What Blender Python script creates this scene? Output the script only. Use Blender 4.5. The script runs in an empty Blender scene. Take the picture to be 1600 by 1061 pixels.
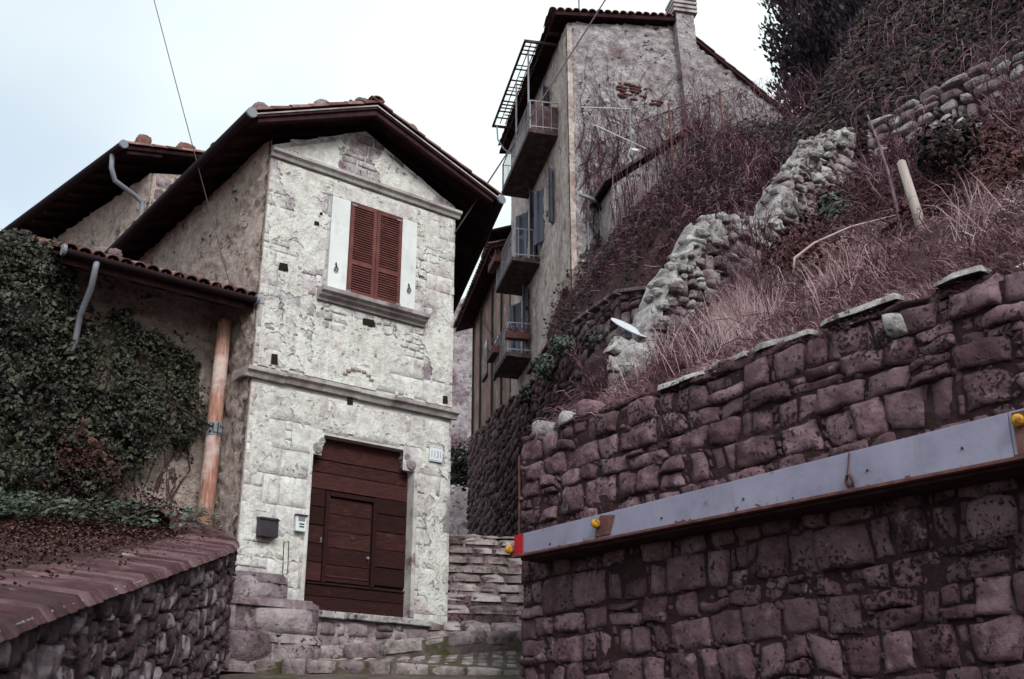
import bpy, math, random
from mathutils import Vector, Matrix, noise
R = math.radians
V = Vector
scene = bpy.context.scene
COL = scene.collection

# ------------------------------------------------------------------ camera
cam_d = bpy.data.cameras.new('camera')
cam = bpy.data.objects.new('camera', cam_d)
COL.objects.link(cam)
scene.camera = cam
cam.location = (0, 0, 0)                       # eye level; the lane is 1.6 m below and climbs
cam.rotation_euler = (R(90 + 20.906), 0, 0)
cam_d.sensor_width = 36
cam_d.lens = 36 * 1754 / 1600
cam_d.clip_end = 2000
cam_d.dof.use_dof = True
cam_d.dof.focus_distance = 18
cam_d.dof.aperture_fstop = 3.2

# ------------------------------------------------------------------ sky, sun, exposure
SKYOFF = 0.7
SUN_AZ, SUN_EL = 160, 38
world = bpy.data.worlds.new('World')
scene.world = world
world.use_nodes = True
wn = world.node_tree
bg = wn.nodes['Background']
sky = wn.nodes.new('ShaderNodeTexSky')
sky.sky_type = 'NISHITA'
sky.sun_disc = False
sky.sun_elevation = R(SUN_EL)
sky.sun_rotation = R(SUN_AZ)
sky.air_density = 1.0
sky.dust_density = 3.0
mix = wn.nodes.new('ShaderNodeMix')
mix.data_type = 'RGBA'
tcw = wn.nodes.new('ShaderNodeTexCoord')
cld = wn.nodes.new('ShaderNodeTexNoise')
cld.inputs['Scale'].default_value = 1.1
cld.inputs['Detail'].default_value = 4
cld.inputs['Roughness'].default_value = .55
cmr = wn.nodes.new('ShaderNodeMapRange')
cmr.inputs['From Min'].default_value = .36
cmr.inputs['From Max'].default_value = .56
cmr.inputs['To Min'].default_value = .46
cmr.inputs['To Max'].default_value = .88
cmp_ = wn.nodes.new('ShaderNodeMapping')
cmp_.inputs['Location'].default_value = (SKYOFF, SKYOFF * 1.7, 0)
wn.links.new(tcw.outputs['Generated'], cmp_.inputs['Vector'])
wn.links.new(cmp_.outputs[0], cld.inputs['Vector'])
wn.links.new(cld.outputs['Fac'], cmr.inputs['Value'])
wn.links.new(cmr.outputs[0], mix.inputs['Factor'])
mix.inputs['B'].default_value = (5.55, 6.05, 5.95, 1)     # thin bright overcast
wn.links.new(sky.outputs[0], mix.inputs['A'])
wn.links.new(mix.outputs['Result'], bg.inputs[0])
bg.inputs[1].default_value = 0.12
sun_d = bpy.data.lights.new('sun', 'SUN')
sun_d.energy = 1.5
sun_d.angle = R(24)
sun_d.color = (1.0, 0.98, 0.96)
sun = bpy.data.objects.new('sun', sun_d)
COL.objects.link(sun)
sdir = V((math.sin(R(SUN_AZ)) * math.cos(R(SUN_EL)), math.cos(R(SUN_AZ)) * math.cos(R(SUN_EL)), math.sin(R(SUN_EL))))
sun.rotation_euler = sdir.to_track_quat('Z', 'Y').to_euler()
sun.location = (6, -8, 20)
scene.view_settings.view_transform = 'Standard'
scene.view_settings.look = 'None'
scene.view_settings.gamma = 1
scene.view_settings.exposure = 0.75
scene.cycles.use_denoising = True
scene.cycles.max_bounces = 6
scene.cycles.diffuse_bounces = 3

# ------------------------------------------------------------------ materials
def mat(name, cols, scale=3.0, detail=8, rough=0.9, bump=0.3, bdist=0.02, bscale=None, rand=0.0,
        stain=None, sscale=0.8, sthr=(0.5, 0.65), pits=0.0, pscale=30, stretch=None, attr=False, metal=0.0, spec=0.25,
        trans=0.0, stain2=None, s2scale=0.5, s2thr=(0.52, 0.6), pitcol=None, pthr=.38, pw=.06, alt=None, streak=None, kthr=(.52, .68)):
    m = bpy.data.materials.new(name)
    m.use_nodes = True
    nt = m.node_tree
    N, L = nt.nodes, nt.links
    b = N['Principled BSDF']
    b.inputs['Roughness'].default_value = rough
    b.inputs['Metallic'].default_value = metal
    b.inputs['Specular IOR Level'].default_value = spec
    geo = N.new('ShaderNodeNewGeometry')
    vec = geo.outputs['Position']
    if stretch:
        mp = N.new('ShaderNodeMapping')
        mp.inputs['Scale'].default_value = stretch
        L.new(vec, mp.inputs['Vector'])
        vec = mp.outputs[0]
    nz = N.new('ShaderNodeTexNoise')
    nz.inputs['Scale'].default_value = scale
    nz.inputs['Detail'].default_value = detail
    nz.inputs['Roughness'].default_value = 0.65
    L.new(vec, nz.inputs['Vector'])
    fac = nz.outputs['Fac']
    if rand or attr:
        if attr:
            oi = N.new('ShaderNodeAttribute')
            oi.attribute_name = 'rnd'
            src = oi.outputs['Fac']
        else:
            oi = N.new('ShaderNodeObjectInfo')
            src = oi.outputs['Random']
        ma = N.new('ShaderNodeMath')
        ma.operation = 'MULTIPLY_ADD'
        ma.inputs[1].default_value = rand
        ma.inputs[2].default_value = -rand / 2
        L.new(src, ma.inputs[0])
        ad = N.new('ShaderNodeMath')
        ad.operation = 'ADD'
        L.new(ma.outputs[0], ad.inputs[0])
        L.new(fac, ad.inputs[1])
        fac = ad.outputs[0]
    cr = N.new('ShaderNodeValToRGB')
    el = cr.color_ramp.elements
    lo, hi = 0.28, 0.72
    for i, c in enumerate(cols):
        p = lo + (hi - lo) * i / max(1, len(cols) - 1)
        e = el[i] if i < 2 else el.new(p)
        e.position = p
        e.color = (*c, 1)
    L.new(fac, cr.inputs[0])
    col = cr.outputs[0]
    def layer(col, c, sc, thr, off):
        n2_ = N.new('ShaderNodeTexNoise')
        n2_.inputs['Scale'].default_value = sc
        n2_.inputs['Detail'].default_value = 7
        n2_.inputs['Roughness'].default_value = 0.7
        mp_ = N.new('ShaderNodeMapping')
        mp_.inputs['Location'].default_value = (off, off * 2, off * .5)
        L.new(geo.outputs['Position'], mp_.inputs['Vector'])
        L.new(mp_.outputs[0], n2_.inputs['Vector'])
        mr = N.new('ShaderNodeMapRange')
        mr.inputs['From Min'].default_value = thr[0]
        mr.inputs['From Max'].default_value = thr[1]
        L.new(n2_.outputs['Fac'], mr.inputs['Value'])
        mx = N.new('ShaderNodeMix')
        mx.data_type = 'RGBA'
        L.new(mr.outputs[0], mx.inputs['Factor'])
        L.new(col, mx.inputs['A'])
        mx.inputs['B'].default_value = (*c, 1)
        return mx.outputs['Result']
    if stain:
        col = layer(col, stain, sscale, sthr, 13.7)
    if stain2:
        col = layer(col, stain2, s2scale, s2thr, 31.1)
    if alt:
        o2 = N.new('ShaderNodeObjectInfo')
        a1 = N.new('ShaderNodeMath'); a1.operation = 'MULTIPLY'; a1.inputs[1].default_value = 7.31
        a2_ = N.new('ShaderNodeMath'); a2_.operation = 'FRACT'
        a3 = N.new('ShaderNodeMath'); a3.operation = 'MULTIPLY'; a3.inputs[1].default_value = .62
        L.new(o2.outputs['Random'], a1.inputs[0]); L.new(a1.outputs[0], a2_.inputs[0]); L.new(a2_.outputs[0], a3.inputs[0])
        ax_ = N.new('ShaderNodeMix'); ax_.data_type = 'RGBA'
        L.new(a3.outputs[0], ax_.inputs['Factor'])
        L.new(col, ax_.inputs['A']); ax_.inputs['B'].default_value = (*alt, 1)
        col = ax_.outputs['Result']
    if streak:
        sm_ = N.new('ShaderNodeMapping')
        sm_.inputs['Scale'].default_value = (2.6, 2.6, .35)
        L.new(geo.outputs['Position'], sm_.inputs['Vector'])
        sn_ = N.new('ShaderNodeTexNoise')
        sn_.inputs['Scale'].default_value = 1.0
        sn_.inputs['Detail'].default_value = 8
        sn_.inputs['Roughness'].default_value = .7
        L.new(sm_.outputs[0], sn_.inputs['Vector'])
        sr_ = N.new('ShaderNodeMapRange')
        sr_.inputs['From Min'].default_value = kthr[0]
        sr_.inputs['From Max'].default_value = kthr[1]
        sr_.inputs['To Max'].default_value = .8
        L.new(sn_.outputs['Fac'], sr_.inputs['Value'])
        sx_ = N.new('ShaderNodeMix'); sx_.data_type = 'RGBA'
        L.new(sr_.outputs[0], sx_.inputs['Factor'])
        L.new(col, sx_.inputs['A'])
        sx_.inputs['B'].default_value = (*streak, 1)
        col = sx_.outputs['Result']
    L.new(col, b.inputs['Base Color'])
    if bump:
        n3 = N.new('ShaderNodeTexNoise')
        n3.inputs['Scale'].default_value = bscale or scale * 4
        n3.inputs['Detail'].default_value = 9
        n3.inputs['Roughness'].default_value = 0.7
        L.new(vec, n3.inputs['Vector'])
        h = n3.outputs['Fac']
        if pits:
            vo = N.new('ShaderNodeTexVoronoi')
            vo.inputs['Scale'].default_value = pscale
            dn = N.new('ShaderNodeTexNoise')
            dn.inputs['Scale'].default_value = pscale * .35
            dn.inputs['Detail'].default_value = 4
            L.new(vec, dn.inputs['Vector'])
            vm = N.new('ShaderNodeVectorMath')
            vm.operation = 'MULTIPLY_ADD'
            vm.inputs[1].default_value = (3.5 / pscale,) * 3
            L.new(dn.outputs['Color'], vm.inputs[0])
            L.new(vec, vm.inputs[2])
            L.new(vm.outputs[0], vo.inputs['Vector'])
            mr = N.new('ShaderNodeMapRange')
            mr.inputs['From Min'].default_value = 0.0
            mr.inputs['From Max'].default_value = 0.45
            L.new(vo.outputs['Distance'], mr.inputs['Value'])
            mm = N.new('ShaderNodeMath')
            mm.operation = 'MULTIPLY_ADD'
            mm.inputs[1].default_value = pits
            L.new(mr.outputs[0], mm.inputs[0])
            L.new(h, mm.inputs[2])
            h = mm.outputs[0]
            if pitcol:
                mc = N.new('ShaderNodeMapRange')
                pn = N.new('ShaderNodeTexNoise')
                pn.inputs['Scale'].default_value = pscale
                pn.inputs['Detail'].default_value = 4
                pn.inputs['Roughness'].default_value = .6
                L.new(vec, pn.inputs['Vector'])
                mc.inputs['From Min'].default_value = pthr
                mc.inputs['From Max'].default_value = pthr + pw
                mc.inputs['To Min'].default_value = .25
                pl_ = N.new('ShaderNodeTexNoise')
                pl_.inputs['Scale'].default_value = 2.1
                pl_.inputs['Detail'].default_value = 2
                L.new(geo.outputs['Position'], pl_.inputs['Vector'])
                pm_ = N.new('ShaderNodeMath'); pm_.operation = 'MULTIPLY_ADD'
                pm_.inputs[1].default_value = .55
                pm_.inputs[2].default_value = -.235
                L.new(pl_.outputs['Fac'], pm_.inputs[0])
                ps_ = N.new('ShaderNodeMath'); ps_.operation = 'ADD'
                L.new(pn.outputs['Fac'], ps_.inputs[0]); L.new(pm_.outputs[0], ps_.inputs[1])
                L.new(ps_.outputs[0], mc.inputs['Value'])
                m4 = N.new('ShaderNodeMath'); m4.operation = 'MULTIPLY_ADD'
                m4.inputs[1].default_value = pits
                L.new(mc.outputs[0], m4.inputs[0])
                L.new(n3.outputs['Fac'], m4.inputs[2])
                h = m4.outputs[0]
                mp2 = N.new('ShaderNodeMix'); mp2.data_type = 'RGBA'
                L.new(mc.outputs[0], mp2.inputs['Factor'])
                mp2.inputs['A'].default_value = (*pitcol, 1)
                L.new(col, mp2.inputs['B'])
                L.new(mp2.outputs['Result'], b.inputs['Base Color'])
        bp = N.new('ShaderNodeBump')
        bp.inputs['Strength'].default_value = bump
        bp.inputs['Distance'].default_value = bdist
        L.new(h, bp.inputs['Height'])
        L.new(bp.outputs[0], b.inputs['Normal'])
    if trans:
        b.inputs['Transmission Weight'].default_value = trans
    return m

M = {}
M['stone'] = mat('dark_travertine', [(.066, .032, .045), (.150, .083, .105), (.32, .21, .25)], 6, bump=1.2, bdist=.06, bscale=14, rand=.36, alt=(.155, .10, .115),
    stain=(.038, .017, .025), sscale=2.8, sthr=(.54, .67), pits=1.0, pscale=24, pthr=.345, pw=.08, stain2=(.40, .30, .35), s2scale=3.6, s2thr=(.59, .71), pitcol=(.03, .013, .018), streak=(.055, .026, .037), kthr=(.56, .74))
M['mortar'] = mat('dark_mortar', [(.022, .009, .012), (.055, .028, .034)], 6, bump=1, bdist=.08, bscale=14)
M['ruinstone'] = mat('weathered_stone', [(.12, .085, .098), (.24, .19, .21), (.42, .375, .395)], 4, bump=1.1, bdist=.06, bscale=13, rand=.3,
    stain=(.07, .042, .05), sscale=2.2, sthr=(.58, .68), pits=.8, pscale=16, pthr=.30, pw=.08, pitcol=(.05, .03, .034))
M['palestone'] = mat('pale_lichen_stone', [(.17, .135, .145), (.40, .385, .39), (.62, .64, .635)], 5, bump=1.2, bdist=.09, bscale=9, rand=.25,
    stain=(.13, .09, .10), sscale=2.6, sthr=(.54, .66), pits=.9, pscale=15, pthr=0.3, pitcol=(.10, .07, .075), pw=0.08)
M['lanestone'] = mat('mossy_rubble', [(.038, .019, .024), (.085, .049, .058), (.17, .115, .13)], 4, bump=1, bdist=.05, bscale=13, rand=.4,
    stain=(.026, .024, .016), sscale=1.4, sthr=(.52, .66), pits=.6, pscale=12, pthr=.33, pw=.1, pitcol=(.022, .011, .013))
M['parapet'] = mat('parapet_rubble', [(.05, .03, .037), (.11, .075, .09), (.32, .275, .315)], 6, bump=1.1, bdist=.05, bscale=15, rand=.45,
    stain=(.04, .023, .027), sscale=4, sthr=(.56, .68))
M['brick'] = mat('coping_brick', [(.042, .017, .021), (.085, .040, .047), (.17, .105, .115)], 5, bump=1, bdist=.04, bscale=14, rand=.4,
    stain=(.32, .27, .28), sscale=4.5, sthr=(.63, .72))
M['ashlar'] = mat('pale_ashlar', [(.34, .30, .31), (.56, .56, .55), (.70, .73, .715)], 5.5, bump=1.0, bdist=.03, bscale=17, rand=.05,
    stain=(.34, .28, .30), sscale=1.6, sthr=(.53, .69), pits=.7, pscale=19, pthr=.31, pw=.08, stain2=(.57, .50, .40), s2scale=1.9, s2thr=(.59, .73), pitcol=(.24, .185, .19), streak=(.32, .27, .29), kthr=(.54, .71))
M['ashlar2'] = mat('stained_ashlar', [(.26, .225, .245), (.46, .455, .46), (.64, .665, .66)], 4.2, bump=1.0, bdist=.035, bscale=15, rand=.06,
    stain=(.22, .175, .20), sscale=1.5, sthr=(.50, .66), pits=.7, pscale=17, pthr=0.31, pitcol=(.19, .145, .16), streak=(.22, .185, .21), kthr=(.50, .68), pw=0.08)
M['plaster'] = mat('crumbling_pale_plaster', [(.44, .405, .385), (.64, .655, .625), (.74, .775, .745)], 5, bump=1.2, bdist=.04, bscale=13, rand=.03,
    stain=(.42, .345, .32), sscale=3.0, sthr=(.57, .72), stain2=(.35, .295, .32), s2scale=1.2, s2thr=(.56, .68), pits=.7, pscale=17, pthr=.275, pw=.10, pitcol=(.33, .265, .26), streak=(.39, .335, .35), kthr=(.53, .70))
M['gable_plaster'] = mat('streaked_gable_plaster', [(.24, .20, .215), (.43, .40, .41), (.62, .63, .615)], 5, bump=1.3, bdist=.05, bscale=10,
    stain=(.17, .125, .145), sscale=1.8, sthr=(.48, .62), pits=.9, pscale=14, pthr=0.31, pitcol=(.18, .13, .145), pw=0.1)
M['joint'] = mat('pale_joint', [(.34, .30, .31), (.50, .49, .48), (.60, .60, .585)], 4.5, bump=.8, bdist=.03)
M['roughcast'] = mat('rough_pink_plaster', [(.33, .235, .215), (.60, .495, .455), (.76, .68, .64)], 6, bump=1.6, bdist=.10, bscale=9,
    stain=(.30, .20, .19), sscale=2.2, sthr=(.56, .74), pits=.8, pscale=13, pthr=.29, pw=.10, pitcol=(.22, .135, .13), streak=(.36, .26, .245), kthr=(.56, .74))
M['trim'] = mat('stone_moulding', [(.20, .165, .175), (.36, .335, .335), (.50, .50, .48)], 3, bump=.5, bdist=.02, bscale=18, rand=.2,
                stain=(.14, .10, .11), sscale=2.0, sthr=(.55, .68))
M['white'] = mat('white_marble', [(.54, .58, .58), (.66, .71, .71)], 2, bump=.15, bdist=.01, bscale=30, rough=.75, stain=(.42, .42, .43), sscale=2.5, sthr=(.56, .75), streak=(.42, .41, .42), kthr=(.56, .75))
M['shutter'] = mat('brown_red_shutter_paint', [(.085, .031, .029), (.12, .044, .040), (.155, .063, .056)], 5, bump=.2, bdist=.006, bscale=30, rough=.75, rand=.15, spec=.15)
M['door'] = mat('dark_door_wood', [(.016, .0048, .0048), (.030, .0092, .0092), (.058, .021, .020)], 5, bump=.7, bdist=.014, bscale=9, rough=.75, rand=.4, stretch=(1.2, 1.2, 9), spec=.15, stain=(.075, .035, .032), sscale=4, sthr=(.60, .72))
M['soffit'] = mat('dark_eaves_wood', [(.014, .0055, .007), (.030, .013, .015), (.05, .024, .026)], 4, bump=.5, bdist=.01, rough=.9, rand=.3, spec=.1)
M['tile'] = mat('clay_roof_tile', [(.07, .030, .028), (.15, .070, .062), (.24, .14, .13)], 5, bump=.6, bdist=.02, rand=.5, stain=(.06, .05, .045), sscale=3, sthr=(.55, .7))
M['gutter'] = mat('brown_gutter_metal', [(.022, .012, .016), (.034, .020, .026)], 3, bump=.1, bdist=.01, rough=.7, spec=.1)
M['zinc'] = mat('zinc_pipe', [(.13, .14, .17), (.20, .22, .26)], 3, bump=.1, bdist=.01, rough=.5, spec=.4, stain=(.12, .09, .10), sscale=3, sthr=(.6, .75))
M['pole'] = mat('pine_pole', [(.19, .075, .055), (.36, .19, .145), (.52, .36, .31)], 4, bump=.8, bdist=.02, bscale=9, stretch=(7, 7, .8), rough=.8, stain=(.50, .41, .39), sscale=2.2, sthr=(.48, .62))
M['greywood'] = mat('bleached_wood', [(.26, .21, .20), (.42, .38, .36)], 4, bump=.6, bdist=.015, bscale=8, stretch=(6, 6, .8))
M['bark'] = mat('dark_twig', [(.030, .013, .015), (.070, .036, .040), (.14, .085, .09)], 6, bump=.3, bdist=.01, rand=.0, attr=True)
M['bark'].node_tree.nodes['Attribute'].attribute_name = 'rnd'
M['vine'] = mat('bare_vine', [(.026, .009, .014), (.074, .033, .046), (.23, .148, .18)], 9, bump=0, attr=True, rand=.6, spec=.1)
M['straw'] = mat('dry_grass_blade', [(.078, .037, .046), (.235, .142, .160), (.48, .36, .38)], 2, bump=0, attr=True, rand=.6, spec=.1)
M['litter'] = mat('leaf_litter', [(.022, .009, .010), (.05, .022, .023), (.10, .055, .054)], 14, bump=1, bdist=.05, bscale=25)
M['hill'] = mat('hill_earth', [(.030, .013, .016), (.075, .037, .042), (.14, .085, .09)], 3, bump=1, bdist=.08, bscale=9, stain=(.04, .024, .024), sscale=.7)
M['ivy'] = mat('ivy_leaf', [(.004, .0042, .003), (.012, .0145, .008), (.042, .046, .027)], 2, bump=0, attr=True, rand=.9, rough=.5, spec=.25)
M['ivy_red'] = mat('reddish_leaf', [(.022, .007, .008), (.055, .020, .020), (.11, .05, .042)], 2, bump=0, attr=True, rand=.7, rough=.7, spec=.1)
M['deadleaf'] = mat('dead_leaf', [(.028, .010, .011), (.065, .028, .028), (.13, .072, .066)], 2, bump=0, attr=True, rand=.7, rough=.8, spec=.1)
M['bushleaf'] = mat('bush_leaf', [(.012, .018, .012), (.028, .042, .027), (.07, .095, .07)], 2, bump=0, attr=True, rand=.7, rough=.5, spec=.4)
M['cypress'] = mat('cypress_needle', [(.012, .007, .013), (.030, .020, .032), (.065, .05, .066)], 2, bump=0, attr=True, rand=.8)
M['darkivy'] = mat('dark_bank_ivy', [(.007, .004, .005), (.019, .012, .012), (.052, .039, .038)], 2, bump=0, attr=True, rand=.8, rough=.6, spec=.15)
M['trunk'] = mat('trunk_bark', [(.03, .018, .018), (.07, .045, .045)], 6, bump=.8, bdist=.03)
M['beam'] = mat('painted_steel_beam', [(.17, .165, .25), (.235, .23, .325), (.275, .275, .37)], 1.6, bump=.35, bdist=.012, bscale=9, rough=.5, spec=.35, stain=(.15, .075, .07), sscale=3.2, sthr=(.61, .70), streak=(.16, .12, .15), kthr=(.58, .74))
M['rust'] = mat('rusty_steel', [(.055, .024, .024), (.11, .05, .048), (.17, .085, .075)], 7, bump=.6, bdist=.01)
M['red'] = mat('red_paint', [(.30, .010, .020), (.38, .02, .03)], 4, bump=.2, bdist=.01, rough=.5)
M['yellow'] = mat('yellow_plastic', [(.42, .21, .012), (.58, .32, .025)], 9, bump=.5, bdist=.02, rough=.5, stain=(.16, .06, .012), sscale=11, sthr=(.50, .64))
M['iron'] = mat('black_iron', [(.02, .016, .018), (.045, .038, .042)], 6, bump=.3, bdist=.01, rough=.6)
M['mailbox'] = mat('dark_metal_box', [(.024, .018, .024), (.045, .035, .045)], 5, bump=.1, bdist=.01, rough=.45)
M['panel'] = mat('light_plastic', [(.55, .62, .64), (.62, .69, .71)], 4, bump=.05, bdist=.005, rough=.5)
M['print'] = mat('purple_grey_print', [(.22, .20, .30), (.26, .24, .34)], 4, bump=0)
M['slab'] = mat('concrete_slab', [(.03, .017, .018), (.06, .038, .041), (.13, .10, .107)], 5, bump=.4, bdist=.02, stain=(.035, .02, .02), sscale=2)
M['ochre'] = mat('weathered_beige_plaster', [(.27, .215, .205), (.46, .40, .375), (.64, .60, .57)], 4, bump=1.2, bdist=.07, bscale=6, stain=(.25, .175, .165), sscale=1.5, sthr=(.52, .66), streak=(.24, .18, .18), pits=.8, pscale=9, pthr=0.29, pitcol=(.22, .16, .15), pw=0.1)
M['brownplaster'] = mat('brown_plaster', [(.10, .055, .052), (.22, .14, .125), (.36, .27, .24)], 2.4, bump=.9, bdist=.05, bscale=7, stain=(.40, .35, .33), sscale=1.3, sthr=(.56, .68), stretch=(1, 1, .45))
M['greyrender'] = mat('grey_rubble_render', [(.22, .18, .20), (.43, .40, .42), (.66, .65, .66)], 4.6, bump=1.6, bdist=.12, bscale=6, stain=(.22, .155, .175), sscale=.8, sthr=(.53, .68),
    pits=.8, pscale=9, pthr=.29, pw=.10, stain2=(.36, .18, .15), s2scale=.7, s2thr=(.66, .72), pitcol=(.15, .10, .12), streak=(.26, .20, .225), kthr=(.57, .72))
M['farstone'] = mat('far_grey_stone', [(.17, .135, .155), (.33, .30, .325), (.50, .49, .50)], 2.2, bump=1.2, bdist=.12, bscale=4, rand=.2, stain=(.15, .10, .12), sscale=.6, sthr=(.50, .62), pits=.7, pscale=5, pthr=.32, pw=.1, pitcol=(.14, .10, .115))
M['blueshutter'] = mat('blue_grey_shutter', [(.075, .08, .115), (.11, .12, .165)], 4, bump=.2, bdist=.01, rough=.7)
M['rail'] = mat('grey_railing', [(.20, .20, .235), (.27, .275, .31)], 4, bump=.1, bdist=.01, rough=.5)
M['glass'] = mat('dark_pane', [(.02, .02, .025), (.03, .03, .035)], 2, bump=0, rough=.1, spec=.5)
M['dish'] = mat('white_dish_paint', [(.42, .46, .50), (.50, .55, .59)], 3, bump=.05, bdist=.01, rough=.6, stain=(.32, .30, .31), sscale=6, sthr=(.55, .72))
M['step'] = mat('worn_step_stone', [(.07, .044, .051), (.145, .108, .115), (.29, .25, .255)], 5, bump=1, bdist=.05, bscale=14, rand=.34,
    stain=(.04, .034, .022), sscale=2.6, sthr=(.52, .65), pits=.7, pscale=16, pthr=.32, pw=.1, pitcol=(.04, .026, .028))
M['tread'] = mat('worn_lit_tread', [(.13, .095, .103), (.25, .21, .215), (.42, .395, .39)], 5, bump=1, bdist=.05, bscale=14, rand=.34,
    stain=(.07, .055, .042), sscale=2.6, sthr=(.54, .67), pits=.7, pscale=16, pthr=.31, pw=.1, pitcol=(.06, .04, .042))  # paler than the risers: light caught by the nosings is in this colour
M['paving'] = mat('mossy_paving', [(.05, .034, .036), (.11, .085, .082), (.18, .15, .14)], 5, bump=1, bdist=.05, bscale=14, stain=(.06, .062, .024), sscale=1.3, sthr=(.46, .6))
M['wire'] = mat('cable_rubber', [(.07, .055, .065), (.09, .07, .08)], 3, bump=0)
M['aerial'] = mat('aluminium', [(.5, .52, .56), (.6, .62, .66)], 3, bump=0, rough=.4)
M['flower'] = mat('terracotta_box', [(.06, .022, .024), (.11, .05, .048)], 5, bump=.4, bdist=.02)
M['dark'] = mat('unlit_interior', [(.01, .006, .006), (.016, .010, .010)], 3, bump=0)

# ------------------------------------------------------------------ builders
WORLD = {}                                   # world position of every parent
def ident(a, b, c):
    return V((a, b, c))

def link(o, parent, w):
    COL.objects.link(o)
    WORLD[o.name] = V(w)
    if parent:
        o.parent = parent
        o.location = V(w) - WORLD[parent.name]
    else:
        o.location = w
    return o

def tag(o, label=None, cat=None, group=None, kind=None):
    if label: o['label'] = label
    if cat: o['category'] = cat
    if group: o['group'] = group
    if kind: o['kind'] = kind
    return o

def thing(name, loc, label, cat, group=None):
    o = bpy.data.objects.new(name, None)
    o.empty_display_size = .2
    link(o, None, loc)
    return tag(o, label, cat, group)

class MB:
    def __init__(self, F=ident):
        self.v, self.f, self.F, self.rnd = [], [], F, []
    def pt(self, p):
        self.v.append(self.F(*p))
        return len(self.v) - 1
    def hexa(self, p):                        # 8 points: bottom ring 0-3, top ring 4-7
        i = [self.pt(q) for q in p]
        self.f += [[i[3], i[2], i[1], i[0]], [i[4], i[5], i[6], i[7]]]
        for k in range(4):
            j = (k + 1) % 4
            self.f.append([i[k], i[j], i[4 + j], i[4 + k]])
        return self
    def box(self, a0, a1, b0, b1, c0, c1):
        return self.hexa([(a0, b0, c0), (a1, b0, c0), (a1, b1, c0), (a0, b1, c0),
                          (a0, b0, c1), (a1, b0, c1), (a1, b1, c1), (a0, b1, c1)])
    def prism(self, ring0, ring1):
        n = len(ring0)
        a = [self.pt(q) for q in ring0]
        b = [self.pt(q) for q in ring1]
        self.f.append(a[::-1]); self.f.append(b)
        for k in range(n):
            j = (k + 1) % n
            self.f.append([a[k], a[j], b[j], b[k]])
        return self
    def tube(self, pts, r, n=8, cap=True):
        P = [self.F(*p) for p in pts]
        rr = r if isinstance(r, (list, tuple)) else [r] * len(P)
        rings = []
        up = V((.13, .21, 1)).normalized()
        for k, p in enumerate(P):
            t = (P[min(k + 1, len(P) - 1)] - P[max(k - 1, 0)]).normalized()
            u = t.cross(up)
            if u.length < .05: u = t.cross(V((1, 0, 0)))
            u.normalize()
            w = t.cross(u)
            ring = []
            for q in range(n):
                an = 2 * math.pi * q / n
                self.v.append(p + (u * math.cos(an) + w * math.sin(an)) * rr[k])
                ring.append(len(self.v) - 1)
            rings.append(ring)
        for A, B in zip(rings, rings[1:]):
            for q in range(n):
                j = (q + 1) % n
                self.f.append([A[q], A[j], B[j], B[q]])
        if cap:
            self.f.append(rings[0][::-1]); self.f.append(rings[-1])
        return self
    def build(self, name, m, parent=None, smooth=False, bevel=0, kind=None, origin=None):
        if not self.v: return None
        if origin is None:
            c = V((0, 0, 0))
            for p in self.v: c += p
            c /= len(self.v)
            c.z = min(p.z for p in self.v)
        else:
            c = V(origin)
        me = bpy.data.meshes.new(name)
        me.from_pydata([p - c for p in self.v], [], self.f)
        me.materials.append(M[m] if isinstance(m, str) else m)
        if smooth:
            me.polygons.foreach_set('use_smooth', [True] * len(me.polygons))
        if self.rnd:
            at = me.attributes.new('rnd', 'FLOAT', 'FACE')
            at.data.foreach_set('value', self.rnd)
        o = bpy.data.objects.new(name, me)
        link(o, parent, c)
        if bevel:
            b = o.modifiers.new('bevel', 'BEVEL')
            b.width = bevel; b.segments = 2; b.limit_method = 'ANGLE'
        if kind: o['kind'] = kind
        return o

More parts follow.
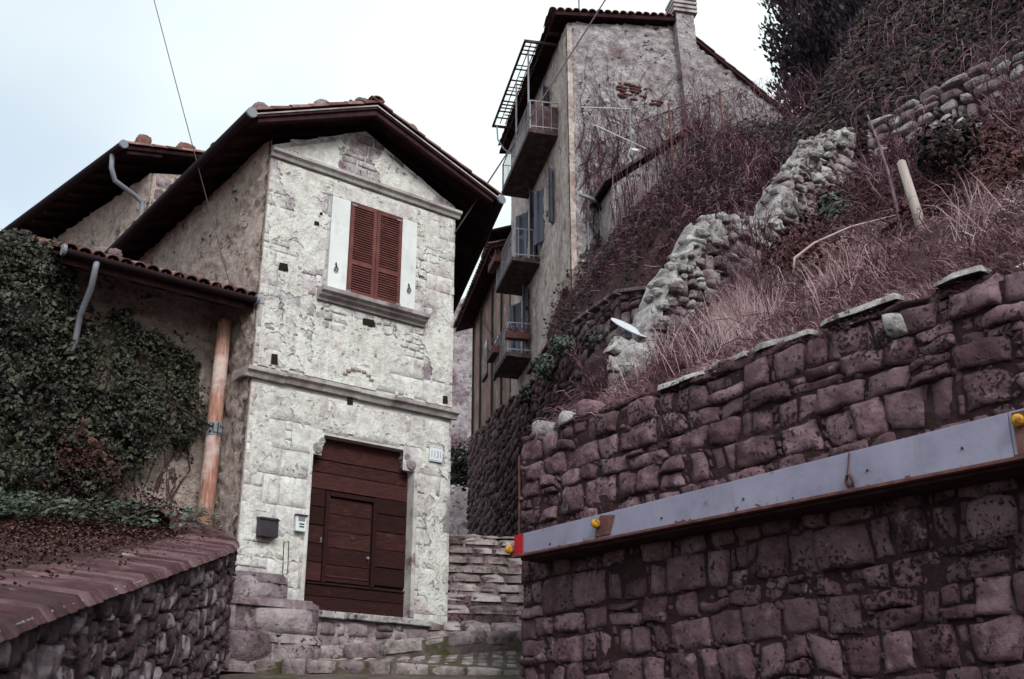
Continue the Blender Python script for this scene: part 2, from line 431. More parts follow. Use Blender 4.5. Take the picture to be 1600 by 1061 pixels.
P_FINE = [-1, -.945, -.68, -.33, 0, .33, .68, .945, 1]
P_MED = [-1, -.86, -.45, 0, .45, .86, 1]
P_ASH = [-1, -.955, -.4, .4, .955, 1]
P_LOW = [-1, -.78, 0, .78, 1]
def stone(F, quad, h, parent, m, rng, P=P_MED, rnd=.35, amp=.015, back=.06, freq=5.0, name='stone', mb=None, out=None):
    """one stone: rounded, bulging and uneven face on the quad (u,v) with skirts into the wall"""
    own = mb is None
    if own: mb = MB(F)
    n = len(P)
    out = amp * 1.2 if out is None else out
    off = V((rng.uniform(0, 50), rng.uniform(0, 50), rng.uniform(0, 50)))
    tilt_x, tilt_y = rng.uniform(-.25, .25) * h, rng.uniform(-.25, .25) * h
    (u0, v0), (u1, v1), (u2, v2), (u3, v3) = quad
    size = max(abs(u1 - u0), .05)
    idx = []
    for y in P:
        row = []
        for x in P:
            px = x * math.sqrt(max(0, 1 - rnd * y * y * .5))
            py = y * math.sqrt(max(0, 1 - rnd * x * x * .5))
            a, b = (px + 1) / 2, (py + 1) / 2
            u = (u0 * (1 - a) + u1 * a) * (1 - b) + (u3 * (1 - a) + u2 * a) * b
            v = (v0 * (1 - a) + v1 * a) * (1 - b) + (v3 * (1 - a) + v2 * a) * b
            e = max(abs(x), abs(y))
            q = V((u, v, 0)) * freq + off
            nz = noise.noise(q) + .5 * noise.noise(q * 2.3)
            if e > .999:
                hh = -back
            elif e > .75:
                hh = h * .72 + nz * amp * .8
            else:
                hh = h * (1 - .18 * (x * x + y * y)) + nz * amp
            hh += tilt_x * x + tilt_y * y if e < .999 else 0
            du = noise.noise(q * .7 + V((9, 3, 1))) * out
            dv = noise.noise(q * .7 + V((2, 8, 5))) * out
            row.append(mb.pt((u + du, v + dv, hh)))
        idx.append(row)
    for j in range(n - 1):
        for i in range(n - 1):
            mb.f.append([idx[j][i], idx[j][i + 1], idx[j + 1][i + 1], idx[j + 1][i]])
    if own:
        return mb.build(name, m, parent, smooth=True)

def courses(u0, u1, v0, v1, rh, rw, rng, wav=.03, jit=.03, gap=.012, chink=.15, split=.1, top=None):
    """irregular coursed masonry: list of (quad, size class)"""
    out = []
    lines = [v0]
    while lines[-1] < v1 - rh[0] * .6:
        lines.append(min(v1, lines[-1] + rng.uniform(*rh)))
    lines[-1] = v1
    ph = [rng.uniform(0, 99) for _ in lines]
    def lv(k, u):
        w = 0 if k in (0, len(lines) - 1) else wav
        return lines[k] + w * noise.noise(V((u * 1.1, ph[k], 0))) + w * .6 * noise.noise(V((u * 3.1, ph[k], 4)))
    def tp(u, v):
        return v if top is None else min(v, top(u))
    for k in range(len(lines) - 1):
        u = u0
        tb = 0
        while u < u1 - .02:
            w = rng.uniform(*rw)
            if rng.random() < .15: w *= .6
            if u1 - (u + w) < rw[0] * .55: w = u1 - u
            ta = rng.uniform(-jit, jit) if u + w < u1 - .01 else 0
            def cell(ua, ub, fa, fb, ja, jb, g):
                la, lb = lv(k, ua), lv(k, ub)
                ha, hb = lv(k + 1, ua), lv(k + 1, ub)
                q = [(ua - ja + g, la + (ha - la) * fa + g), (ub - jb - g, lb + (hb - lb) * fa + g),
                     (ub + jb - g, la * 0 + lb + (hb - lb) * fb - g), (ua + ja + g, la + (ha - la) * fb - g)]
                if top is not None:
                    if min(q[0][1], q[1][1]) > top((ua + ub) / 2) - .06: return
                    q[2] = (q[2][0], max(tp(ub, q[2][1]), q[1][1] + .05)); q[3] = (q[3][0], max(tp(ua, q[3][1]), q[0][1] + .05))
                if q[1][0] - q[0][0] > .02 and q[2][1] - q[1][1] > .02:
                    out.append(q)
            ub = u + w
            r = rng.random()
            if r < chink and w > rw[0] * 1.1:
                c = rng.uniform(.12, .24) * w
                cell(u, ub - c, 0, 1, tb, ta, gap)
                nn = rng.choice((2, 3, 3))
                for z in range(nn):
                    cell(ub - c, ub, z / nn, (z + 1) / nn, ta, ta, gap * .7)
            elif r < chink + split:
                s = rng.uniform(.3, .7)
                cell(u, ub, 0, s, tb, ta, gap)
                if rng.random() < .5:
                    um = u + w * rng.uniform(.35, .65)
                    cell(u, um, s, 1, tb, 0, gap); cell(um, ub, s, 1, 0, ta, gap)
                else:
                    cell(u, ub, s, 1, tb, ta, gap)
            else:
                cell(u, ub, 0, 1, tb, ta, gap)
            tb = ta
            u = ub
    return out

def rubble(u, v, f, amp, seed, fill=.35):
    """height of a rubble face: stones between crevices, partly filled with plaster"""
    w = V((u + .15 * noise.noise(V((u * 2, v * 2, seed))), v + .15 * noise.noise(V((u * 2, v * 2, seed + 5))), 0))
    d = noise.voronoi(V((w.x * f, w.y * f * 1.45, seed)))[0]
    st_ = amp * min(1, (d[1] - d[0]) * 2.4) + amp * .35 * noise.noise(V((u * 9, v * 9, seed)))
    pl = amp * (fill + .9 * noise.noise(V((u * 1.1, v * 1.1, seed + 9))) + .12 * noise.noise(V((u * 12, v * 12, seed))))
    return max(st_, pl)
def relief(F, u0, u1, v0, v1, step, hf, m, parent, name, mask=None, kind=None):
    mb = MB(F)
    nu, nv = max(1, int((u1 - u0) / step)), max(1, int((v1 - v0) / step))
    idx, ok = [], []
    for j in range(nv + 1):
        r_, o_ = [], []
        for i in range(nu + 1):
            u, v = u0 + (u1 - u0) * i / nu, v0 + (v1 - v0) * j / nv
            k_ = True if mask is None else mask(u, v)
            o_.append(k_)
            r_.append(mb.pt((u, v, hf(u, v))) if k_ else -1)
        idx.append(r_); ok.append(o_)
    for j in range(nv):
        for i in range(nu):
            q = [idx[j][i], idx[j][i + 1], idx[j + 1][i + 1], idx[j + 1][i]]
            q = [x for x in q if x >= 0]
            if len(q) >= 3: mb.f.append(q)
    return mb.build(name, m, parent, smooth=True, kind=kind)

# ------------------------------------------------------------------ frames of the place
HO = V((-3.9126, 16.0, 0)); E1 = V((.792, .610, 0)); E2 = V((-.610, .792, 0))
def H(s, t, z): return HO + E1 * s + E2 * t + V((0, 0, z))          # house: s along the front, t back
RC = V((.13, 14, 0)); RN = V((.7915, .6112, 0)); RA = V((-.6112, .7915, 0))
def RW(a, d, z): return RC + RA * a + RN * d + V((0, 0, z))         # right bank: a along the wall, d uphill
BO = V((1.6, 27, 0)); BL = V((-.2126, .977, 0)); BM = V((.977, .2126, 0))
def B(t, m, z): return BO + BL * t + BM * m + V((0, 0, z))          # tall house: t along balcony front, m along gable
def plane(origin_fn):
    return origin_fn
rng = random.Random(7)

# ------------------------------------------------------------------ ground and hillside
g = MB()
xs = [-600, -60, -14, -7, -3, 2, 8, 60, 600]
ys = [-600, -60, -12, 0, 8, 14, 15.9, 19, 60, 600]
def gz(y):
    return -1.75 + .19 * max(min(y, 15.9), -6) if y < 16 else 1.2
for y in ys:
    for x in xs: g.pt((x, y, gz(y) - .25))
n = len(xs)
for j in range(len(ys) - 1):
    for i in range(n - 1):
        g.f.append([j * n + i, j * n + i + 1, (j + 1) * n + i + 1, (j + 1) * n + i])
tag(g.build('ground', 'hill'), kind='structure')

lane = MB()
NY, NX = 40, 16
for j in range(NY + 1):
    y = -5 + 21.6 * j / NY
    xl, xr = -3.9, 2.0 + max(0, (14 - y)) * .75
    for i in range(NX + 1):
        x = xl + (xr - xl) * i / NX
        lane.pt((x, y, -1.72 + .186 * min(y, 15.7) + .03 * noise.noise(V((x * 1.3, y * 1.3, 0)))))
for j in range(NY):
    for i in range(NX):
        k = j * (NX + 1) + i
        lane.f.append([k, k + 1, k + NX + 2, k + NX + 1])
tag(lane.build('lane', 'paving', smooth=True), kind='structure')

def hz(a, d):
    if d < 6.6: z = 3.92 + .85 * d
    else: z = 9.5 + 1.5 * (d - 6.6) if d < 10.5 else 15.35 + .45 * (d - 10.5)
    z = min(z, 20 + .05 * d)
    return z + .22 * noise.noise(V((a * .8, d * .9, 3))) * min(1, d) + .08 * noise.noise(V((a * 2.7, d * 2.9, 3))) * min(1, d * 2)
hl = MB()
AN, DN = 46, 60
for j in range(DN + 1):
    d = .12 + 26 * (j / DN) ** 1.6
    for i in range(AN + 1):
        a = -22 + 21.9 * i / AN
        hl.v.append(RW(a, d, hz(a, d)))
for j in range(DN):
    for i in range(AN):
        k = j * (AN + 1) + i
        hl.f.append([k, k + 1, k + AN + 2, k + AN + 1])
# the steeper bank left of the ruined wall, up to the tall house
low = [V((4.75, 16.3, 7.2)), V((3.55, 17.9, 7.75)), V((2.3, 19.7, 8.3)), V((1.62, 22.4, 8.8)), V((1.0, 26.4, 9.3)), V((.9, 27.5, 10.6))]
upp = [V((6.1, 17.0, 9.6)), V((6.8, 18.2, 10.6)), V((7.6, 20.5, 12.6)), V((8.2, 23, 14.0)), V((8.8, 26.2, 15.5)), V((9.2, 27.6, 16.2))]
far = [V((15, 14, 17)), V((16, 17, 18)), V((18, 20, 19)), V((19, 24, 20)), V((20, 28, 20)), V((22, 34, 20))]
def bank(p, q):
    """p 0..5 along the bank, q 0..1 from foot to head, 1..2 over the hilltop"""
    i = min(int(p), 4); f = p - i
    lo, up, fr = (X[i].lerp(X[i + 1], f) for X in (low, upp, far))
    r = lo.lerp(up, q) if q <= 1 else up.lerp(fr, q - 1)
    r = r.copy()
    w = min(1, q * 3)
    r.z += w * (.3 * noise.noise(r * .7) + .12 * noise.noise(r * 2.1)) + .33 * math.sin(math.pi * min(q, 1))
    sp = max(0, min(1, (p - .3) / 2.2)); sp = sp * sp * (3 - 2 * sp)
    r.z += sp * 1.75 * math.sin(math.pi * min(q, 1) ** .6)
    return r
b0 = len(hl.v)
PN, QN = 40, 40
for j in range(QN + 1):
    for i in range(PN + 1):
        hl.v.append(bank(5 * i / PN, 2 * j / QN))
for j in range(QN):
    for i in range(PN):
        k = b0 + j * (PN + 1) + i
        hl.f.append([k, k + 1, k + PN + 2, k + PN + 1])
hillside = tag(hl.build('hillside', 'hill', smooth=True), kind='structure')

# ------------------------------------------------------------------ near retaining wall on the right
rw = thing('retaining_wall', RW(-6, 0, -1.5), 'long dark retaining wall of big rough stone blocks in the right foreground', 'stone wall')
cw_ = MB(RW); cw_.box(-16, -.06, .03, .75, -3.5, 3.86)
cw_.box(-16, -.1, .30, .74, 3.5, 4.09)
cw_.box(-16, -.1, .14, .31, 3.5, 3.95)
k0 = len(cw_.v)
for j in range(33):
    for i in range(121):
        a_, z_ = -9.6 + 9.54 * i / 120, -.4 + 4.26 * j / 32
        cw_.pt((a_, -.030 - .035 * noise.noise(V((a_ * 2.2, z_ * 2.2, 0))) - .03 * noise.noise(V((a_ * 6, z_ * 6, 3))), z_))
for j in range(32):
    for i in range(120):
        k = k0 + j * 121 + i
        cw_.f.append([k, k + 1, k + 122, k + 121])
cw_.build('core', 'mortar', rw)
def Fwall(u, v, h): return RW(u, -h, v)
topn = lambda u: 3.98 + .10 * noise.noise(V((u * .9, 2.2, 0))) + .05 * noise.noise(V((u * 3, 7, 0)))
rg = random.Random(21)
cells = courses(-9.3, -.02, .15, 4.25, (.21, .44), (.24, .64), rg, wav=.075, jit=.035, gap=.007, chink=.34, split=.14, top=topn)
cells.sort(key=lambda q: -(q[1][0] - q[0][0]) * (q[2][1] - q[1][1]))
small = MB(Fwall)
chips = MB(Fwall)
for nq, q in enumerate(cells):
    w = q[1][0] - q[0][0]; hh = q[2][1] - q[1][1]
    q = [(u + rg.uniform(-.010, .010) * min(1, w * 2), v + rg.uniform(-.010, .010) * min(1, w * 2)) for u, v in q]
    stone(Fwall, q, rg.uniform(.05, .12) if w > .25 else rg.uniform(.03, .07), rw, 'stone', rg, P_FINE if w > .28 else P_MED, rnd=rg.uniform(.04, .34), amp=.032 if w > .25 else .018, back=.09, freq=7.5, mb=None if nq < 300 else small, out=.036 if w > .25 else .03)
    # chips and pebbles wedged into the joints
    for k in range(rg.choice((1, 2, 3)) if w > .25 else 0):
        f = rg.random(); e = rg.choice((0, 1, 2))
        c = V(q[e]).lerp(V(q[(e + 1) % 4]), f)
        r_s = rg.uniform(.018, .05)
        stone(Fwall, [(c.x - r_s * 1.4, c.y - r_s), (c.x + r_s * 1.4, c.y - r_s * .8), (c.x + r_s * 1.2, c.y + r_s), (c.x - r_s * 1.3, c.y + r_s * .8)], rg.uniform(.035, .07), None, 'stone', rg, P_LOW, rnd=.6, amp=.012, back=.05, mb=chips)
small.build('small_stones', 'stone', rw, smooth=True, kind='stuff')
chips.build('wedged_chips', 'stone', rw, smooth=True, kind='stuff')
# capping slabs along the top edge
for (a0, a1, z) in [(-5.72, -4.72, 4.03), (-4.70, -3.95, 4.0), (-3.92, -3.3, 3.99), (-3.28, -2.5, 3.96), (-6.5, -6.0, 4.02)]:
    stone(lambda u, v, h: RW(u, v, z + h * .6), [(a0 + .01, -.11), (a1 - .01, -.10), (a1 - .01, .35), (a0 + .01, .3)], .075, rw, 'palestone', rg, P_FINE, rnd=.25, amp=.035, back=.03, name='capping_slab')
stone(Fwall, [(-5.75, 3.66), (-5.5, 3.68), (-5.52, 3.9), (-5.7, 3.88)], .19, rw, 'palestone', rg, P_MED, name='pale_stone')
for (u, z, wd, ht) in [(-.35, 3.98, .3, .16), (-.85, 4.0, .26, .14), (-1.25, 4.0, .3, .2)]:
    stone(Fwall, [(u - wd / 2, z - .1), (u + wd / 2, z - .1), (u + wd / 2 - .03, z + ht), (u - wd / 2 + .03, z + ht)], .06, rw, 'palestone' if u > -1 else 'stone', rg, P_MED, rnd=.7, amp=.02, back=.2)
# return of the wall beside the stairs (corner)
MB(RW).hexa([(-.02, .06, -3.5), (-.02, 4.6, -3.5), (-.5, 4.6, -3.5), (-.5, .06, -3.5), (-.02, .06, 3.8), (-.02, 4.6, 7.2), (-.5, 4.6, 7.2), (-.5, .06, 3.8)]).build('return_core', 'mortar', rw)
for q in courses(0, 1.6, .8, 4.6, (.3, .45), (.35, .7), rg, wav=.04, top=lambda u: 3.9 + .75 * u):
    stone(lambda u, v, h: RW(h - .02, u, v), q, .06, rw, 'stone', rg, P_MED, amp=.02)

# thin pipe at the wall corner
MB(RW).tube([(.03, -.02, 2.7), (.03, -.02, 3.75)], .018, 8).build('corner_pipe', 'rust', rw)

# ------------------------------------------------------------------ painted steel beam on that wall
bm = thing('steel_beam', RW(-4, -.3, 2.2), 'long blue grey painted steel beam with a red left end fixed along the dark stone wall', 'beam')
BD = -.46                                                # how far the painted face stands off the wall
zb = lambda a: 2.365 + .020 * (a + .4)
zt = lambda a: 2.60
def bseg(a0, a1, d0, d1, f0, f1, name, m, bev=.004):
    return MB(RW).hexa([(a0, d0, f0(a0)), (a1, d0, f0(a1)), (a1, d1, f0(a1)), (a0, d1, f0(a0)), (a0, d0, f1(a0)), (a1, d0, f1(a1)), (a1, d1, f1(a1)), (a0, d1, f1(a0))]).build(name, m, bm, bevel=bev)
for (a0, a1) in [(-9.2, -6.72), (-6.715, -1.90), (-1.895, -.60)]:
    bseg(a0, a1, BD, BD + .03, zb, zt, 'face_plate', 'beam', .006)
bseg(-9.2, -.42, BD - .035, BD + .035, lambda a: zb(a) - .032, lambda a: zb(a) - .003, 'bottom_lip', 'rust')
bseg(-9.2, -.50, BD + .04, .03, lambda a: zb(a) - .065, lambda a: zb(a) - .02, 'underside_shade', 'soffit')  # dark box added below the lip as the shade band under the beam
bseg(-9.2, -.50, BD + .034, .03, lambda a: 2.582, lambda a: 2.595, 'top_flange', 'rust')
bseg(-.597, -.43, BD - .006, BD + .03, zb, zt, 'red_end_plate', 'red')
relief(lambda u, v, h: RW(u, BD - .0015 - h, v), -9.0, -.62, 2.18, 2.60, .012, lambda u, v: .0, 'rust', bm, 'rust_scale',
       lambda u, v: zb(u) < v < 2.598 and noise.noise(V((u * 1.3, 0, 4))) * .5 + noise.noise(V((u * 6, v * 14, 2))) + .5 * noise.noise(V((u * 18, v * 30, 2))) > .25 + min(.8, (v - zb(u)) * 10) )
def lamp(a, z):
    MB(RW).tube([(a, BD - .01, z), (a, BD - .045, z)], .045, 10).build('knob_collar', 'rust', bm)
    MB(RW).tube([(a, BD - .035, z), (a, BD - .06, z), (a, BD - .09, z), (a, BD - .105, z)], [.046, .052, .042, .018], 12).build('yellow_knob', 'yellow', bm, smooth=True)
pl_ = [(-2.12, 2.355), (-1.88, 2.36), (-1.98, 2.58), (-2.20, 2.55)]
MB(RW).prism([(a, BD - .022, z) for a, z in pl_][::-1], [(a, BD - .002, z) for a, z in pl_][::-1]).build('bracket_plate', 'rust', bm)
lamp(-1.95, 2.49)
MB(RW).box(-.428, -.36, BD - .01, BD + .05, 2.37, 2.48).build('end_bracket', 'rust', bm)
lamp(-.40, 2.43)
MB(RW).box(-7.05, -6.76, BD - .022, BD - .002, 2.24, 2.58).build('bracket_plate', 'rust', bm)
lamp(-6.82, 2.50)
MB(RW).tube([(-5.24, BD - .01, 2.59), (-5.22, BD - .014, 2.48), (-5.20, BD - .016, 2.40)], .007, 6).build('rust_streak_wire', 'rust', bm)
MB(RW).tube([(-5.24, BD - .02, 2.28), (-5.26, BD - .03, 2.33), (-5.235, BD - .03, 2.39), (-5.205, BD - .03, 2.385), (-5.19, BD - .03, 2.33), (-5.205, BD - .02, 2.28)], .016, 6).build('iron_hook', 'rust', bm, smooth=True)
for a in (-1.1, -2.9, -4.0, -5.4, -6.3):
    MB(RW).tube([(a, BD, 2.40), (a, BD - .01, 2.40)], .012, 8).build('bolt', 'iron', bm)

# ------------------------------------------------------------------ ruined wall climbing the bank
ru = thing('ruined_wall', RW(-1.1, 3, 6.2), 'broken pale rubble wall climbing the grassy bank in uneven steps', 'ruined wall')
prof = [(.55, 5.05), (.70, 5.25), (1.30, 5.22), (1.42, 5.74), (1.73, 6.37), (2.14, 6.83), (2.45, 7.40), (3.2, 7.78), (4.1, 7.95), (4.34, 8.65), (4.75, 9.05), (5.36, 9.85), (6.54, 10.55)]
def ptop(d):
    for (d0, z0), (d1, z1) in zip(prof, prof[1:]):
        if d0 <= d <= d1: return z0 + (z1 - z0) * (d - d0) / (d1 - d0)
    return prof[0][1] if d < prof[0][0] else prof[-1][1]
core = MB(RW)
for (d0, z0), (d1, z1) in zip(prof, prof[1:]):
    core.hexa([(-1.05, d0, 3), (-1.05, d1, 3), (-.62, d1, 3), (-.62, d0, 3), (-1.05, d0, z0 - .12), (-1.05, d1, z1 - .12), (-.62, d1, z1 - .12), (-.62, d0, z0 - .12)])
core.build('core', 'mortar', ru)
rg = random.Random(5)
def Fruin(u, v, h): return RW(-1.06 - h, u, v)
for q in courses(.55, 6.6, 4.2, 10.7, (.14, .30), (.16, .42), rg, wav=.05, jit=.04, gap=.014, chink=.2, split=.15, top=ptop):
    c = sum(p[0] for p in q) / 4; cz = sum(p[1] for p in q) / 4
    if cz < 3.9 + .85 * c - .25: continue
    edge = ptop(c) - cz
    stone(Fruin, q, rg.uniform(.03, .10), ru, 'palestone' if edge < .34 or rg.random() < .18 else 'ruinstone', rg, P_MED, rnd=.08, amp=.045, back=.08, out=.05, freq=9)
# mortared crest, one ragged continuous mass along the broken top
cm = MB(RW); idx = []
NC = 260
for k in range(NC + 1):
    d = 1.32 + (6.5 - 1.32) * k / NC
    z = ptop(d) + .10 * noise.noise(V((d * 3.1, 0, 1))) + .09 * noise.noise(V((d * 8, 0, 2)))
    row = []
    for (aa, dz) in [(-1.09, -.36), (-1.12, -.26), (-1.14, -.15), (-1.12, -.05), (-1.04, .02), (-.92, .03), (-.8, .01), (-.68, -.05), (-.62, -.3), (-.6, -.7)]:
        q = V((aa * 5, d * 5, dz * 6))
        nz_ = noise.noise(q) * .08 + noise.noise(q * 2.4) * .07 + noise.noise(q * 5) * .05 - .03
        jag = .10 * max(0, noise.noise(V((d * 5, aa * 4, 8))))
        row.append(cm.pt((aa - nz_ * (1 if aa < -1 else .3), d + nz_ * .5, z + dz * (1 + .6 * noise.noise(V((d * 4, 3, 3)))) + nz_ + jag)))
    idx.append(row)
for a, b in zip(idx, idx[1:]):
    for i in range(len(a) - 1): cm.f.append([a[i], b[i], b[i + 1], a[i + 1]])
cm.build('mortared_crest', 'palestone', ru, smooth=False)
# big pale boulders set in it
def boulder(c, r, m, parent, name, seed, sq=(1, 1, 1), n=30, mm=20):
    mb = MB()
    rr = random.Random(seed); off = V((rr.random() * 50, rr.random() * 50, 0))
    idx = []
    for j in range(mm + 1):
        th = math.pi * j / mm
        row = []
        for i in range(n):
            ph = 2 * math.pi * i / n
            d = V((math.sin(th) * math.cos(ph), math.sin(th) * math.sin(ph), math.cos(th)))
            s = max(abs(d.x), abs(d.y), abs(d.z)) ** -.55
            p = V((d.x * sq[0], d.y * sq[1], d.z * sq[2])) * r * s * .85 * (1 + (.12 if n > 20 else .26) * noise.noise(d * 1.6 + off) + (.08 if n > 20 else .14) * noise.noise(d * 4.0 + off) + .07 * noise.noise(d * 7 + off) + .03 * noise.noise(d * 15 + off))
            row.append(mb.pt(V(c) + RA * p.x + RN * p.y + V((0, 0, p.z))))
        idx.append(row)
    for j in range(mm):
        for i in range(n):
            mb.f.append([idx[j][i], idx[j + 1][i], idx[j + 1][(i + 1) % n], idx[j][(i + 1) % n]])
    return mb.build(name, m, parent, smooth=n > 10)
rb_ = random.Random(17)
for k in range(110):
    d = rb_.uniform(1.4, 6.45); aa = rb_.choice((-1.17, -1.14, -1.05, -.9))
    dz = rb_.uniform(-.5, -.05) if aa < -1.1 else rb_.uniform(-.05, .06)
    boulder(RW(aa, d, ptop(d) + dz), rb_.uniform(.05, .11), 'palestone' if rb_.random() < .75 else 'ruinstone', ru, 'crest_stone', 500 + k, (rb_.uniform(.7, 1), rb_.uniform(.9, 1.7), rb_.uniform(.5, .9)), 7, 5)
boulder(RW(-1.0, 1.0, 4.80), .37, 'palestone', ru, 'pillar_stone', 3, (1, .95, 1.15))
boulder(RW(-1.0, 4.5, 8.4), .28, 'palestone', ru, 'pillar_stone', 6, (1, .8, 1.25))

# upper terrace wall parallel to the near wall (top right)
up = thing('upper_terrace_wall', RW(-5, 6.6, 9.3), 'grey drystone terrace wall high on the bank at the upper right', 'stone wall')
MB(RW).box(-9, -1.3, 6.65, 7.1, 8.4, 10.35).build('core', 'mortar', up)
rg = random.Random(13)
def Fup(u, v, h): return RW(u, 6.62 - h, v)
for q in courses(-7.2, -1.35, 8.9, 10.75, (.16, .34), (.22, .62), rg, wav=.06, jit=.06, gap=.016, chink=.2, split=.2, top=lambda u: 10.52 + .16 * noise.noise(V((u * 1.3, 0, 9)))):
    stone(Fup, q, rg.uniform(.04, .11), up, 'palestone' if rg.random() < .3 else 'ruinstone', rg, P_MED, rnd=.5, amp=.03, back=.08)

# a higher bit of wall in the top right corner
hw = thing('hilltop_wall', RW(-4, 9.5, 12.6), 'fragment of reddish stone wall at the top right corner above the ivy', 'stone wall')
MB(RW).box(-7, -2.4, 9.55, 10, 12.0, 13.7).build('core', 'mortar', hw)
for q in courses(-7, -2.4, 12.4, 13.8, (.16, .3), (.3, .6), rg, wav=.05, jit=.04, gap=.016):
    stone(lambda u, v, h: RW(u, 9.52 - h, v), q, rg.uniform(.04, .1), hw, 'stone', rg, P_LOW, rnd=.5, amp=.03, back=.06)

# ------------------------------------------------------------------ lane wall under the tall houses
lw_ = thing('lane_wall', (.6, 24, 5), 'tall dark mossy rubble wall beside the stairs below the balcony house', 'stone wall')
LW = [V((4.6, 16.0, 7.25)), V((2.05, 19.5, 8.36)), V((1.38, 22.3, 8.85)), V((.62, 27, 9.3)), V((-.45, 34, 10.6)), V((-1.6, 41, 11.6))]
rg = random.Random(31)
far_mb = None
for i in range(len(LW) - 1):
    A, Bp = LW[i], LW[i + 1]
    dv = V((Bp.x - A.x, Bp.y - A.y, 0)); Ln = dv.length; dv.normalize()
    nn = V((-dv.y, dv.x, 0))                          # towards the lane
    if nn.x > 0: nn = -nn
    def Fl(u, v, h, A=A, dv=dv, nn=nn): return V((A.x, A.y, 0)) + dv * u + nn * h + V((0, 0, v))
    MB(Fl).hexa([(0, 1.0, -.6), (Ln, 1.0, -.6), (Ln, 1.0, 0), (0, 1.0, 0), (0, A.z - .08, -.6), (Ln, Bp.z - .08, -.6), (Ln, Bp.z - .08, 0), (0, A.z - .08, 0)]).build('core', 'mortar', lw_)
    tf = lambda u, A=A, Bp=Bp, Ln=Ln: A.z + (Bp.z - A.z) * u / Ln + .06 * noise.noise(V((u * 2, i, 0)))
    if i < 3:
        v0 = 5.4 if i == 0 else 6.4
        cs = courses(0, Ln, v0, max(A.z, Bp.z) + .1, (.16, .36), (.22, .62), rg, wav=.09, jit=.05, gap=.012, chink=.22, split=.15, top=tf)
        for q in cs: stone(Fl, q, rg.uniform(.04, .1), lw_, rg.choice(('ruinstone', 'stone')) if i < 2 else rg.choice(('stone', 'lanestone')), rg, P_MED, rnd=.3, amp=.03)
    else:
        cs = courses(0, Ln, 4.6, max(A.z, Bp.z) + .1, (.20, .42), (.24, .75), rg, wav=.12, jit=.07, gap=.014, chink=.2, split=.2, top=tf)
        jb = MB(Fl)
        for q in cs:
            if i == 3: stone(Fl, q, rg.uniform(.04, .12), lw_, 'lanestone', rg, P_LOW, rnd=.5, amp=.03)
            else: stone(Fl, q, rg.uniform(.04, .12), lw_, 'lanestone', rg, P_LOW, rnd=.5, amp=.03, mb=jb)
        if i == 4: jb.build('far_stones', 'lanestone', lw_, smooth=True, kind='stuff')
# thin ledge slabs on its upper end near the ruin
for i in range(2):
    A, Bp = LW[i], LW[i + 1]
    for k in range(5):
        p, q = A.lerp(Bp, k / 5 + .01), A.lerp(Bp, (k + 1) / 5 - .01)
        sd = V((-.85, -.5, 0)) * .14
        m_ = MB(); m_.prism([p + sd, q + sd, q - sd * 2, p - sd * 2], [p + sd + V((0, 0, .07)), q + sd + V((0, 0, .07)), q - sd * 2 + V((0, 0, .09)), p - sd * 2 + V((0, 0, .09))])
        m_.build('ledge_slab', 'ruinstone', lw_, bevel=.01)

